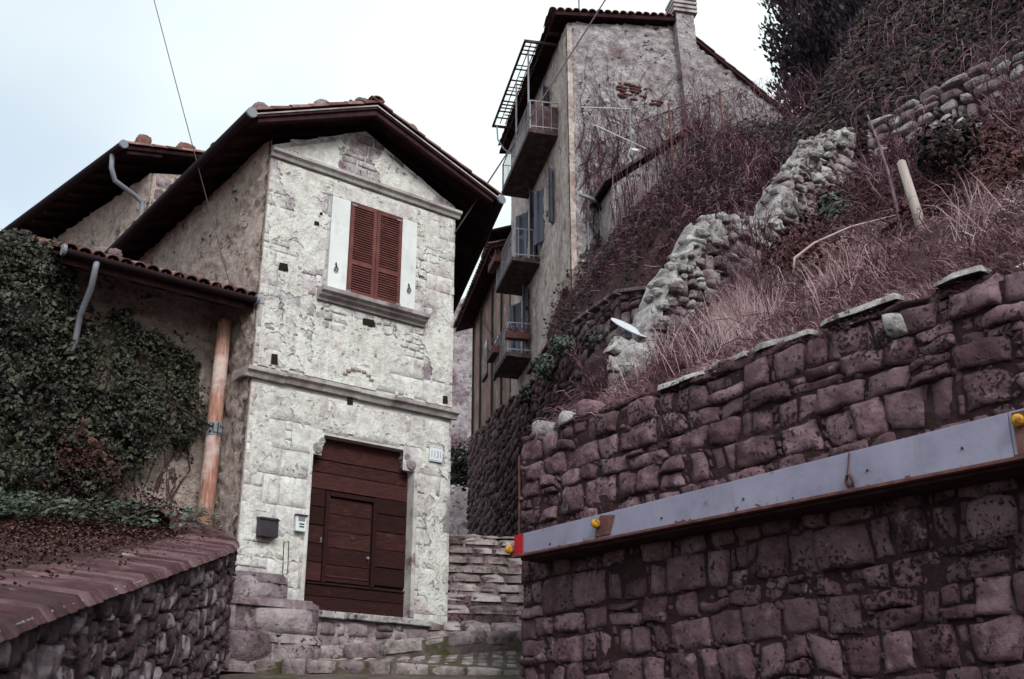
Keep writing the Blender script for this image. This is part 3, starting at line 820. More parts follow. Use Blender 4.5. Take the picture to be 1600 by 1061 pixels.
# ------------------------------------------------------------------ steps up the lane
st = bpy.data.objects.new('stone_stairs', None)
link(st, None, (-.5, 18, 1.3)); tag(st, 'worn mossy stone steps climbing between the house and the dark wall', kind='structure')
rg = random.Random(77)
def broad_step(edge, back, name):
    """a broad landing: front edge polyline of (x,y,z), flat-ish top running back"""
    mb = MB()
    nE = len(edge); rows = [0, .06, .3, .6, 1]
    idx = []
    for r in rows:
        row = []
        for (x, y, z), (bx, by, bz) in zip(edge, back):
            row.append(mb.pt((x + (bx - x) * r, y + (by - y) * r, z + (bz - z) * r - (.0 if r > 0 else .02) + .015 * noise.noise(V((x * 3, y * 3 + r, 1))))))
        idx.append(row)
    front = [mb.pt((x, y - .01, z - .5)) for (x, y, z) in edge]
    for a, b in zip([front] + idx, idx):
        for i in range(nE - 1): mb.f.append([a[i], a[i + 1], b[i + 1], b[i]])
    o = mb.build(name, 'paving', st, smooth=False)
    # cobbles on the ramp
    for i in range(nE - 1):
        e0, e1_, k0, k1 = V(edge[i]), V(edge[i + 1]), V(back[i]), V(back[i + 1])
        Lx = (e1_ - e0).length; nx = max(1, int(Lx / .19)); ny = 5
        for a in range(nx):
            for b in range(ny):
                f0, f1 = (a + .03 + rg.uniform(0, .1)) / nx, (a + .97 - rg.uniform(0, .1)) / nx
                g0, g1 = .1 + .9 * (b + .04) / ny, .1 + .9 * (b + .96) / ny
                if k0.y - e0.y < .2: continue
                def Fc(u_, v_, h_, e0=e0, e1_=e1_, k0=k0, k1=k1): return e0.lerp(e1_, u_).lerp(k0.lerp(k1, u_), v_) + V((0, 0, h_ - .008))
                stone(Fc, [(f0, g0), (f1, g0), (f1, g1), (f0, g1)], rg.uniform(.015, .035), o, 'tread', rg, P_LOW, rnd=.5, amp=.008, back=.02, out=.0, name='cobble')
    # edge stones
    u = 0
    L = [0]
    for p, q in zip(edge, edge[1:]): L.append(L[-1] + (V(q) - V(p)).length)
    def at_(u):
        for k in range(nE - 1):
            if u <= L[k + 1] or k == nE - 2:
                f = (u - L[k]) / (L[k + 1] - L[k])
                return V(edge[k]).lerp(V(edge[k + 1]), f)
    while u < L[-1] - .1:
        w = min(rg.uniform(.28, .7), L[-1] - u)
        p, q = at_(u + .008), at_(u + w - .008)
        n_ = V((q.y - p.y, p.x - q.x, 0)).normalized()
        hgt = rg.uniform(.14, .19)
        mb = MB()
        s0, s1 = rg.uniform(.02, .07), rg.uniform(.02, .07)
        dz = rg.uniform(-.012, .02)
        ring0, ring1 = [], []
        nseg = 4
        pr = [(-.02, -.3), (.0, -.06), (.6, 0), (1.0, .03)]
        cols_ = []
        for k in range(nseg + 1):
            c = p.lerp(q, k / nseg)
            jit_ = .022 * noise.noise(c * 5)
            e_ = .03 if k in (0, nseg) else 0
            sec = [c + n_ * (s0 - e_ - .03 + jit_) + V((0, 0, -hgt)), c + n_ * (s0 + jit_ - e_) + V((0, 0, -hgt * .5)), c + n_ * (s0 + jit_ - .005 - e_) + V((0, 0, -.03 + dz)),
                   c + n_ * (s0 - .035) + V((0, 0, .012 + dz - e_ * .3)), c - n_ * .16 + V((0, 0, .015 + dz - e_ * .3 + jit_ * .4)), c - n_ * .32 + V((0, 0, .004 - e_))]
            cols_.append([mb.pt(x) for x in sec])
        for a, b in zip(cols_, cols_[1:]):
            for i in range(len(a) - 1): mb.f.append([a[i], b[i], b[i + 1], a[i + 1]])
        mb.f.append(cols_[0]); mb.f.append(cols_[-1][::-1])
        mb.build('edge_stone', 'tread', o, smooth=True)
        u += w
    return o
broad_step([(-4.1, 15.75, 1.33), (-3.3, 15.66, 1.35), (-2.5, 15.6, 1.35), (-1.4, 15.65, 1.31), (-.5, 15.75, 1.27), (.3, 15.85, 1.22), (1.8, 16.1, 1.2)],
           [(-4.1, 16.6, 1.40), (-3.3, 16.5, 1.42), (-2.5, 16.5, 1.43), (-1.4, 16.45, 1.48), (-.5, 16.5, 1.58), (.3, 16.75, 1.64), (1.8, 17.1, 1.64)], 'landing')
broad_step([(-3.05, 16.42, 1.58), (-2.6, 16.44, 1.61), (-2.1, 16.46, 1.63), (-1.45, 16.36, 1.68), (-1.0, 16.3, 1.75), (-.6, 16.35, 1.81), (.1, 16.55, 1.85), (1.8, 17.0, 1.85)],
           [(-3.05, 16.9, 1.66), (-2.6, 17.4, 1.68), (-2.1, 17.8, 1.72), (-1.45, 18.3, 1.8), (-1.0, 18.5, 1.85), (-.6, 18.6, 1.88), (.1, 18.6, 1.9), (1.8, 18.6, 1.9)], 'landing')
nos = [(17.3, 1.97), (17.95, 2.13), (18.45, 2.455), (18.95, 2.725), (19.35, 2.953), (19.75, 3.18), (20.15, 3.40), (20.55, 3.64), (20.9, 3.885), (21.25, 4.12), (21.7, 4.28)]
for k, (y, z) in enumerate(nos):
    # local frame: u across the lane (right), depth back
    xl = -1.10 + (-.2126) * (y - 18.2) / .977 if y > 18.2 else -1.02 + (y - 18.2) * .9
    c0 = V((xl - .05, y, 0))
    if k == 0: c0 = V((-1.15, 17.75, 0))
    def Fs(u, v, h, c0=c0): return c0 + BM * u + BL * (-h) + V((0, 0, v))
    zl = nos[k - 1][1] if k else 1.7
    wid = 2.9
    core = MB(Fs); core.box(-.1, wid, zl - .5, z - .03, -1.2, -.03)
    so = core.build('step', 'step', st)
    u = rg.uniform(-.2, 0)
    while u < wid:
        w = rg.uniform(.32, .75)
        stone(Fs, [(u + .008, zl - .02), (u + w - .008, zl - .02), (u + w - .008, z - .03), (u + .008, z - .03)], .02, so, 'stone' if rg.random() < .5 else 'step', rg, P_MED, rnd=.3, amp=.022, back=.05, name='riser_stone')
        stone(lambda a, b, h, c0=c0, z=z: c0 + BM * a + BL * b + V((0, 0, z - .05 + h + b * .20)), [(u + .006, -.06 + rg.uniform(-.025, .025)), (u + w - .006, -.06 + rg.uniform(-.025, .025)), (u + w - .006, .62), (u + .006, .62)], .045, so, 'tread' if rg.random() < .75 else 'step', rg, P_MED, rnd=.3, amp=.035, back=.06, name='tread_stone')
        u += w
pt_ = MB()
path = [(21.9, 4.2), (26, 4.9), (32, 5.8), (42, 7.4), (50, 8.2)]
for y, z in path:
    cx = -.1 - .2126 * (y - 20)
    for dx in (-2.2, 0, 3.0): pt_.pt((cx + dx, y, z))
for j in range(len(path) - 1):
    for i in range(2):
        k = j * 3 + i
        pt_.f.append([k, k + 1, k + 4, k + 3])
tag(pt_.build('upper_path', 'paving'), kind='structure')

# ------------------------------------------------------------------ the front house
SW = 3.65
RS = lambda t: .473 * t                                  # the right side wall flares with the lane
hs = thing('stone_house', H(1.8, 2, 1.6), 'narrow two storey pale stone house with red shutters and dark wooden portal', 'house')
AP = (1.72, 10.42)                                       # gable apex
wl = MB(H)
ring = [(.0, 1.2), (1.04, 1.2), (1.04, 2.10), (2.92, 2.10), (2.92, 1.2), (SW, 1.2)]
def wbox(s0, s1, z0, z1, t0=.012, t1=.5): wl.box(s0, s1, t0, t1, z0, z1)
wbox(0, 1.05, 1.2, 4.83); wbox(2.98, SW, 1.2, 4.83); wbox(1.05, 2.98, 1.2, 2.14)
wbox(0, SW, 4.83, 7.25); wbox(0, 1.5, 7.25, 8.87); wbox(2.5, SW, 7.25, 8.87); wbox(0, SW, 8.87, 9.45)
wl.prism([(0, .012, 9.45), (SW, .012, 9.45), (SW, .012, 9.52), (AP[0], .012, AP[1]), (0, .012, 9.52)], [(0, .5, 9.45), (SW, .5, 9.45), (SW, .5, 9.52), (AP[0], .5, AP[1]), (0, .5, 9.52)])
front = wl.build('front_wall', 'joint', hs)
side = MB(H); side.hexa([(-.012, .02, 1.2), (-.004, .02, 1.2), (-.004, .5, 1.2), (-.012, .5, 1.2), (-.012, .02, 9.62), (-.004, .02, 9.62), (-.004, .5, 9.62), (-.012, .5, 9.62)])
side.hexa([(-.012, .502, 1.2), (.45, .502, 1.2), (.45, 9, 1.2), (-.012, 9, 1.2), (-.012, .502, 9.62), (.45, .502, 9.62), (.45, 9, 9.62), (-.012, 9, 9.62)])
tag(side.build('side_wall', 'roughcast', hs), 'rough pinkish plastered side wall')
r_ = MB(H); r_.hexa([(SW - .45, .5, 1.2), (SW + RS(.5), .5, 1.2), (SW + RS(9), 9, 1.2), (SW + RS(9) - .45, 9, 1.2), (SW - .45, .5, 9.6), (SW + RS(.5), .5, 9.6), (SW + RS(9), 9, 9.6), (SW + RS(9) - .45, 9, 9.6)])
r_.build('side_wall', 'roughcast', hs)
r2 = MB(H); r2.hexa([(SW - .1, .012, 1.2), (SW, .012, 1.2), (SW + RS(.5), .5, 1.2), (SW - .1, .5, 1.2), (SW - .1, .012, 9.5), (SW, .012, 9.5), (SW + RS(.5), .5, 9.5), (SW - .1, .5, 9.5)])
r2.build('corner_return', 'ashlar', hs)
MB(H).box(.4, SW + 3, 8.9, 9, 1.2, 9.6).build('back_wall', 'roughcast', hs)
MB(H).box(1.4, 2.6, .30, .35, 7.0, 9.0).build('window_backing', 'dark', hs)

relief(lambda u, v, h: H(-.014 - h, u, v), .03, 8.9, 2.6, 9.6, .055, lambda u, v: rubble(u, v, 3.4, .06, 3, .22), 'roughcast', hs, 'rubble_face')
# face stones of the front, zone by zone
rg = random.Random(101)
def Fh(u, v, h): return H(u, -h, v)
def zone(s0, s1, z0, z1, rh, rw_, m, h=.0045, gap=.002, P=P_ASH, amp=.007, m2=None, p2=.25, wav=.02, top=None, back=.006, chink=.08, rnd=.04, split=.06):
    for q in courses(s0, s1, z0, z1, rh, rw_, rg, wav=wav, jit=.012, gap=gap, chink=chink, split=split, top=top):
        stone(Fh, q, h + rg.uniform(-.004, .006), front, m2 if (m2 and rg.random() < p2) else m, rg, P, rnd=rnd, amp=amp, back=back)
zone(0, 1.05, 2.45, 4.49, (.30, .46), (.38, .8), 'ashlar', m2='ashlar2', p2=.10)
zone(0, 1.05, 1.55, 2.45, (.28, .4), (.35, .6), 'ashlar2', m2='ashlar', p2=.3, h=.012)
zone(2.98, SW, 1.9, 4.49, (.34, .62), (.30, .67), 'ashlar', m2='ashlar2', p2=.12, wav=.01)
zone(0, 1.25, 4.49, 5.42, (.34, .5), (.35, .8), 'ashlar', m2='ashlar2', p2=.3)
zone(2.72, SW, 4.49, 5.42, (.4, .5), (.45, .9), 'ashlar', m2='ashlar2', p2=.1)
# lintel stones over the portal
for (a, b, c, d) in [(1.25, 1.72, 1.25, 1.76), (1.73, 2.72, 1.77, 2.72)]:
    stone(Fh, [(a + .006, 4.85), (b - .006, 4.85), (d - .006, 5.42), (c + .006, 5.42)], .018, front, 'ashlar', rg, P_MED, rnd=.05, amp=.008, back=.03, name='lintel_stone')
# upper storey
zone(0, .95, 5.75, 9.28, (.22, .42), (.22, .5), 'ashlar', m2='ashlar2', p2=.30, amp=.012, h=.002, gap=.001)
zone(3.06, SW, 5.75, 9.28, (.28, .42), (.22, .59), 'ashlar', m2='ashlar2', p2=.15, h=.002, gap=.001)
zone(.95, 3.06, 6.45, 7.02, (.10, .2), (.14, .46), 'plaster', m2='ashlar2', p2=.35, wav=.06, chink=.2, rnd=.3, gap=.008, amp=.014, back=.02)
zone(.95, 3.06, 5.75, 6.45, (.30, .36), (.5, 1.1), 'plaster', m2='ashlar', p2=.2, gap=.001, wav=.03, h=.008)
zone(.95, 1.14, 7.25, 8.95, (.2, .4), (.1, .19), 'ashlar2', m2='ashlar', p2=.5)
zone(2.83, 3.06, 7.25, 8.95, (.12, .26), (.1, .23), 'plaster', m2='brick', p2=.16, chink=0)
zone(.95, 3.06, 8.95, 9.28, (.16, .2), (.5, .9), 'ashlar', m2='plaster', p2=.4, gap=.004)
zone(0, SW, 9.47, 10.5, (.14, .26), (.18, .5), 'gable_plaster', m2='ashlar2', p2=.3, wav=.04, gap=.003, rnd=.2, amp=.014,
     top=lambda u: 9.52 + (AP[1] - 9.52) * (u / AP[0] if u < AP[0] else (SW - u) / (SW - AP[0])))
EXC = [(.99, 3.05, 1.0, 4.9), (1.10, 2.86, 7.0, 9.2), (.94, 3.08, 6.98, 7.27), (-.2, 4, 5.46, 5.70), (-.2, 4, 9.26, 9.49), (.2, .6, 3.05, 3.5), (.8, 1.1, 3.2, 3.6), (3.15, 3.5, 4.66, 5.02), (0, 4, 0, 1.95), (0, .8, 1, 2.7)]
def coat_mask(u, v):
    if any(a < u < b and c < v < d for a, b, c, d in EXC): return False
    if v > 9.5 and v > 9.44 + (AP[1] - 9.56) * (u / AP[0] if u < AP[0] else (SW - u) / (SW - AP[0])): return False
    n_ = noise.noise(V((u * .9, v * .8, 11))) + .55 * noise.noise(V((u * 2.6, v * 2.4, 12))) + .35 * noise.noise(V((u * 7, v * 7, 13))) + .22 * noise.noise(V((u * 17, v * 17, 14)))
    b_ = .12
    if 5.7 < v < 6.6 and 1.0 < u < 2.9: b_ = .42
    if v < 5.4: b_ = .16
    if v > 9.5: b_ = .2
    if u < .05 or u > SW - .05: b_ -= .4
    return n_ + b_ > 0
relief(Fh, .01, SW - .01, 1.95, 10.4, .026, lambda u, v: .0125 + .006 * noise.noise(V((u * 3, v * 3, 1))) + .004 * noise.noise(V((u * 14, v * 14, 2))), 'plaster', front, 'plaster_coat', coat_mask)
# relieving arch of thin bricks and holes
for k in range(7):
    an = R(20 + k * 23)
    c = (1.80 + .26 * math.cos(an), 5.82 + .18 * math.sin(an))
    stone(lambda u, v, h: Fh(u, v, h + .012), [(c[0] - .05, c[1] - .03), (c[0] + .05, c[1] - .03), (c[0] + .05, c[1] + .03), (c[0] - .05, c[1] + .03)], .026, front, 'roughcast', rg, P_LOW, amp=.008, name='brick')
for (s, z, w, h_) in [(.33, 5.86, .11, .17), (3.5, 5.83, .10, .14), (1.68, 5.45, .10, .12), (.36, 7.42, .16, .13), (1.95, 6.86, .24, .12), (.88, 8.35, .09, .07), (.95, 8.55, .05, .05)]:
    MB(Fh).prism([(s - w / 2, z - h_ / 2, .0), (s + w / 2, z - h_ / 2 + .01, .0), (s + w * .35, z + h_ / 2, .0), (s - w * .45, z + h_ / 2 - .01, .0)],
                 [(s - w / 2, z - h_ / 2, .031), (s + w / 2, z - h_ / 2 + .01, .031), (s + w * .35, z + h_ / 2, .031), (s - w * .45, z + h_ / 2 - .01, .031)]).build('putlog_hole', 'dark', front)
for (s, z, w, h_) in [(2.1, 6.35, .05, .16), (2.93, 8.30, .14, .05), (2.95, 7.98, .15, .03), (2.93, 7.78, .15, .05)]:
    stone(Fh, [(s - w / 2, z - h_ / 2), (s + w / 2, z - h_ / 2), (s + w / 2, z + h_ / 2), (s - w / 2, z + h_ / 2)], .03, front, 'roughcast', rg, P_LOW, name='brick')

# mouldings
def moulding(s0, s1, z0, prof_, name, seg=5, mm='trim', ret=True):
    for k in range(seg):
        a, b = s0 + (s1 - s0) * k / seg, s0 + (s1 - s0) * (k + 1) / seg - .004
        dz = rg.uniform(-.006, .006)
        MB(Fh).prism([(a, z0 + z + dz, h) for z, h in prof_], [(b, z0 + z + dz, h) for z, h in prof_]).build(name, mm, hs, bevel=.004)
moulding(-.13, SW + .08, 5.52, [(-.02, -.01), (-.02, .06), (.05, .09), (.07, .14), (.13, .145), (.15, .02), (.15, -.01)], 'belt_course', 6)
MB(H).box(-.13, 0, .0, .4, 5.52, 5.65).build('belt_return', 'trim', hs, bevel=.01)
moulding(-.02, SW + .07, 9.30, [(0, -.01), (0, .05), (.05, .07), (.08, .12), (.13, .125), (.16, .02), (.16, -.01)], 'cornice', 5)
moulding(.98, 3.04, 7.03, [(0, -.01), (0, .05), (.05, .06), (.07, .13), (.11, .14), (.125, .20), (.19, .21), (.20, .0)], 'window_sill', 1, 'trim')
for (a, b) in [(1.14, 1.485), (2.50, 2.82)]:
    MB(Fh).box(a, b, 7.235, 8.95, -.02, .035).build('window_jamb', 'white', hs, bevel=.006)
MB(Fh).box(1.14, 2.82, 8.955, 9.2, -.02, .03).build('window_lintel', 'ashlar', hs, bevel=.006)
# shutters with single slats
sh = bpy.data.objects.new('window', None); link(sh, hs, H(2, -.04, 7.25))
for (a, b) in [(1.49, 1.99), (2.0, 2.5)]:
    z0, z1 = 7.25, 8.93
    leaf = MB(Fh); fr_ = .062
    leaf.box(a, a + fr_, z0, z1, .02, .062); leaf.box(b - fr_, b, z0, z1, .02, .062)
    leaf.box(a + fr_, b - fr_, z0, z0 + .07, .022, .06); leaf.box(a + fr_, b - fr_, z1 - .07, z1, .022, .06); leaf.box(a + fr_, b - fr_, 7.80, 7.87, .022, .06)
    lo = leaf.build('shutter', 'shutter', sh)
    for (q0, q1) in [(z0 + .075, 7.797), (7.873, z1 - .073)]:
        n_ = int((q1 - q0) / .042)
        for k in range(n_):
            z = q0 + (k + .5) * (q1 - q0) / n_
            MB(Fh).hexa([(a + fr_, z + .012, .024), (b - fr_, z + .012, .024), (b - fr_, z - .022, .054), (a + fr_, z - .022, .054),
                         (a + fr_, z + .022, .026), (b - fr_, z + .022, .026), (b - fr_, z - .012, .058), (a + fr_, z - .012, .058)]).build('slat', 'shutter', lo)
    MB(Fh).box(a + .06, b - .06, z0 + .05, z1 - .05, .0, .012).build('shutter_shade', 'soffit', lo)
for (s, z) in [(1.55, 8.88), (2.44, 8.87), (1.52, 7.30), (2.48, 7.30)]:
    MB(Fh).box(s - .06, s + .03, z - .02, z + .015, .064, .074).build('hinge', 'zinc', sh)
for s, z in [(1.27, 7.62), (2.68, 7.62)]:
    MB(Fh).tube([(s, z + .12, .04), (s - .01, z + .1, .06), (s, z + .04, .07)], .012, 6).build('shutter_catch', 'iron', sh)
    MB(Fh).tube([(s + .035 * math.sin(k * .785), z + .035 * math.cos(k * .785), .06) for k in range(9)], .010, 6, cap=False).build('iron_ring', 'iron', sh)

# portal: corbels, frame, planked gate with a wicket
for (s, d) in [(1.06, 1), (2.965, -1)]:
    MB(Fh).prism([(s - .05 * d, 4.5, -.3), (s + .05 * d, 4.5, -.3), (s + .20 * d, 4.66, -.3), (s + .20 * d, 4.85, -.3), (s - .05 * d, 4.85, -.3)][::d],
                 [(s - .05 * d, 4.5, .02), (s + .05 * d, 4.5, .02), (s + .20 * d, 4.66, .02), (s + .20 * d, 4.85, .02), (s - .05 * d, 4.85, .02)][::d]).build('corbel', 'ashlar', hs)
    MB(Fh).tube([(s + .10 * d, 4.60, -.2), (s + .10 * d, 4.60, .035)], [.085, .085], 14).build('corbel_scroll', 'palestone', hs, smooth=False, bevel=.01)
    MB(Fh).tube([(s + .17 * d, 4.72, -.2), (s + .17 * d, 4.72, .03)], [.055, .055], 12).build('corbel_scroll', 'palestone', hs, bevel=.008)
    MB(Fh).box(s - .035, s + .035, 2.18, 4.5, -.34, .022).build('portal_jamb', 'ashlar' if d > 0 else 'trim', hs, bevel=.01)
dr = bpy.data.objects.new('portal_door', None); link(dr, hs, H(2, .22, 2.19))
def Fd(u, v, h): return H(u, .20 - h, v)
D0, D1 = 1.09, 2.94
MB(Fd).box(D0, D1, 2.16, 4.9, -.06, -.02).build('door_backing', 'dark', dr)
def plank(s0, s1, z0, z1, h=.0, m='door'):
    dz = rg.uniform(-.004, .004)
    MB(Fd).box(s0 + .003, s1 - .003, z0 + .005 + dz, z1 - .005 + dz, -.02, h + .022 + rg.uniform(-.004, .004)).build('plank', m, dr, bevel=.006)
for z0, z1 in [(4.48, 4.9), (4.28, 4.48), (4.02, 4.28)]: plank(D0, D1, z0, z1)
ws0, ws1, wz1 = 1.52, 2.30, 3.93
for k in range(5):
    z0, z1 = 2.62 + k * .28, 2.62 + (k + 1) * .28
    plank(D0, ws0 - .07, z0, z1); plank(ws1 + .07, D1, z0 + .03, z1 + .03 if k < 4 else 4.02)
plank(D0, D1, 2.18, 2.40); plank(D0, D1, 2.40, 2.57)
MB(Fd).box(D0, D1, 2.575, 2.60, .0, .045).build('rail', 'door', dr, bevel=.005)
for (a, b, c, d) in [(ws0 - .07, ws0, 2.61, 4.0), (ws1, ws1 + .07, 2.61, 4.0), (ws0, ws1, wz1, 4.0)]:
    MB(Fd).box(a + .002, b - .002, c, d, .0, .05).build('wicket_frame', 'door', dr, bevel=.006)
wk = bpy.data.objects.new('wicket_door', None)
link(wk, dr, H(1.9, .18, 2.6))
for k in range(5):
    z0 = 2.63 + k * .258
    MB(Fd).box(ws0 + .012, ws1 - .012, z0 + .004, z0 + .254, -.02, .004 + rg.uniform(-.003, .003)).build('plank', 'door', wk, bevel=.005)
MB(Fd).box(ws0 + .02, ws1 - .02, 2.70, 2.725, .0, .02).build('wicket_rail', 'door', wk, bevel=.004)
MB(Fd).tube([(ws1 - .06, 3.05, .005), (ws1 - .06, 3.05, .05)], .022, 10).build('lock', 'zinc', wk)
MB(Fd).box(1.93, 1.99, 3.30, 3.36, .0, .02).build('knocker', 'iron', wk)
MB(Fd).box(1.40, 1.415, 3.2, 3.28, .02, .04).build('keyhole_plate', 'zinc', dr)
# threshold and its footing
for (a, b) in [(.98, 1.75), (1.755, 2.45), (2.455, 3.25)]:
    MB(Fh).prism([(a, 2.06, -.35), (b, 2.06, -.35), (b, 2.165, -.35), (a, 2.165, -.35)], [(a, 2.06, .16), (b, 2.05, .16), (b, 2.15, .17), (a, 2.155, .17)]).build('threshold', 'palestone', hs, bevel=.015)
MB(Fh).box(.99, SW, 1.3, 2.045, .0, .062).build('footing_core', 'ruinstone', hs)
for q in courses(1.0, SW + .05, 1.5, 2.05, (.24, .3), (.26, .5), rg, wav=.02, gap=.01):
    stone(Fh, q, .10, hs, 'ruinstone', rg, P_MED, rnd=.12, amp=.015, back=.15, name='footing_stone')
# pedestal blocks at the left corner
for (a, b, z0, z1, h) in [(-.14, .72, 2.2, 2.58, .30), (-.30, 1.12, 1.72, 2.22, .55), (-.36, .5, 1.2, 1.74, .62), (.5, 1.16, 1.2, 1.74, .60)]:
    mb = MB(Fh); nn = 6
    mb.box(a + .05, b - .05, z0, z1 - .05, -.2, h - .08); mb.build('pedestal_core', 'ruinstone', hs)
    stone(Fh, [(a, z0), (b, z0), (b - .02, z1), (a + .02, z1)], h, hs, 'ruinstone', rg, P_FINE, rnd=.12, amp=.03, back=-(h - .16), name='pedestal_stone')
    stone(lambda u, v, hh, z1=z1: H(u, v, z1 - .03 + hh), [(a + .01, -h + .03), (b - .01, -h + .03), (b - .01, .02), (a + .01, .02)], .035, hs, 'ruinstone', rg, P_MED, rnd=.2, amp=.012, back=.1, name='pedestal_top')
    stone(lambda u, v, hh, b=b: H(b - .03 + hh, u, v), [(-h + .04, z0), (.03, z0), (.03, z1 - .01), (-h + .05, z1 - .01)], .03, hs, 'ruinstone', rg, P_MED, rnd=.2, amp=.015, back=.1, name='pedestal_side')
    stone(lambda u, v, hh, a=a: H(a + .03 - hh, u, v), [(-h + .04, z0), (.03, z0), (.03, z1 - .01), (-h + .05, z1 - .01)], .03, hs, 'ruinstone', rg, P_MED, rnd=.2, amp=.015, back=.1, name='pedestal_side')

# roof: soffit boards, rafters, tiles
rf = bpy.data.objects.new('roof', None); link(rf, hs, H(1.8, 2, 9.6))
TF = -.52
def ridge(t): return (1.62 + .22 * (t - TF), 10.62)
def eL(t): return (-.56, 9.62)
def eR(t): return (4.20 + .473 * (t - TF), 9.70)
def slope_pt(side, t, f):                                 # f 0 ridge, 1 eave
    a, b = ridge(t), (eL(t) if side < 0 else eR(t))
    return (a[0] + (b[0] - a[0]) * f, a[1] + (b[1] - a[1]) * f)
for side_ in (-1, 1):
    nb = 26
    t0 = TF
    while t0 < 8.6:                                       # boards run down the slope
        t1 = min(t0 + .36, 8.7)
        (s0, z0), (s1, z1) = slope_pt(side_, t0 + .004, 0), slope_pt(side_, t0 + .004, 1)
        (s2, z2), (s3, z3) = slope_pt(side_, t1 - .004, 0), slope_pt(side_, t1 - .004, 1)
        MB(H).prism([(s0, t0 + .004, z0 - .05), (s1, t0 + .004, z1 - .05), (s3, t1 - .004, z3 - .05), (s2, t1 - .004, z2 - .05)][::side_],
                    [(s0, t0 + .004, z0), (s1, t0 + .004, z1), (s3, t1 - .004, z3), (s2, t1 - .004, z2)][::side_]).build('soffit_board', 'soffit', rf)
        t0 += .36
    for t in [TF + .04 + .62 * k for k in range(14)]:     # rafters
        mb = MB(H)
        r0, r1 = [], []
        for f in (.0, .97):
            s, z = slope_pt(side_, t, f)
            r0.append((s, t, z))
        (s0, _, z0), (s1, _, z1) = r0
        mb.hexa([(s0, t, z0 - .15), (s0, t + .08, z0 - .15), (s1, t + .08, z1 - .13), (s1, t, z1 - .13), (s0, t, z0 - .052), (s0, t + .08, z0 - .052), (s1, t + .08, z1 - .052), (s1, t, z1 - .052)])
        mb.build('rafter', 'soffit', rf)
# tile meshes, shared
def tile_mesh(name, L=.44, r0=.105, r1=.085, th=.016, n=8):
    mb = MB()
    for (y, r) in ((0, r0), (L, r1)):
        for rad in (r, r - th):
            for k in range(n + 1):
                an = math.pi * k / n
                mb.pt((math.cos(an) * rad, y, math.sin(an) * rad * .85))
    m1 = n + 1
    for k in range(n):
        mb.f.append([k, k + 1, 2 * m1 + k + 1, 2 * m1 + k])
        mb.f.append([m1 + k + 1, m1 + k, 3 * m1 + k, 3 * m1 + k + 1])
        mb.f.append([k + 1, k, m1 + k, m1 + k + 1])
        mb.f.append([2 * m1 + k, 2 * m1 + k + 1, 3 * m1 + k + 1, 3 * m1 + k])
    for e in (0, n):
        mb.f.append([e, 2 * m1 + e, 3 * m1 + e, m1 + e])
    me = bpy.data.meshes.new(name)
    me.from_pydata(mb.v, [], mb.f); me.materials.append(M['tile'])
    return me
TILE = tile_mesh('roof_tile')
def put_tile(p, up_dir, parent, roll=0, flip=False, name='roof_tile', sc=1.0):
    """p: lower end, up_dir: direction up the slope"""
    y = up_dir.normalized()
    z = V((0, 0, 1)) - y * y.z
    z.normalize()
    x = y.cross(z)
    if flip: z, x = -z, -x
    mt = Matrix((x, y, z)).transposed()
    o = bpy.data.objects.new(name, TILE)
    link(o, parent, p)
    o.rotation_mode = 'QUATERNION'
    q = mt.to_quaternion()
    q = q @ Matrix.Rotation(roll, 3, 'Z').to_quaternion()
    o.rotation_quaternion = q
    o.scale = (sc, sc, sc)
    return o
rg = random.Random(44)
for side_ in (-1, 1):
    for c in range(4):                                    # four tile rows back from the front verge
        t = TF + .06 + c * .21
        (sa, za), (sb, zb) = slope_pt(side_, t, 0), slope_pt(side_, t, 1.02)
        pa, pb = H(sa, t, za), H(sb, t, zb)
        L = (pa - pb).length
        n_ = int(L / .36)
        for k in range(n_ + 1):
            p = pb.lerp(pa, min(1, k * .36 / L)) + V((0, 0, .035 + (.03 if c % 1 == 0 else 0)))
            put_tile(p, pa - pb, rf, rg.uniform(-.05, .05), sc=rg.uniform(.95, 1.05))
    cov = MB(H)                                           # the rest of the covering, corrugated
    NN = 220
    idx = []
    for k in range(NN + 1):
        t = TF + .95 + (8.7 - TF - .95) * k / NN
        row = []
        for f in (0, .5, 1.02):
            s, z = slope_pt(side_, t, f)
            row.append(cov.pt((s, t, z + .05 + .05 * math.cos(k * 2 * math.pi / 6))))
        idx.append(row)
    for a, b in zip(idx, idx[1:]):
        for i in range(2): cov.f.append([a[i], a[i + 1], b[i + 1], b[i]])
    cov.build('tile_covering', 'tile', rf, smooth=True, kind='stuff')
for k in range(20):                                       # ridge tiles
    t = TF - .02 + k * .4
    s, z = ridge(t)
    s2, z2 = ridge(t + .4)
    put_tile(H(s, t, z + .10), H(s2, t + .4, z2) - H(s, t, z), rf, rg.uniform(-.1, .1), name='ridge_tile', sc=1.15)
for (f, sd_) in [(.93, -1), (.45, -1), (.12, -1), (.28, 1)]:
    s, z = slope_pt(sd_, TF + .3, f)
    boulder(H(s, TF + .25, z + .20), .13, 'ruinstone', rf, 'weight_stone', int(f * 100), (1.3, 1, .8))
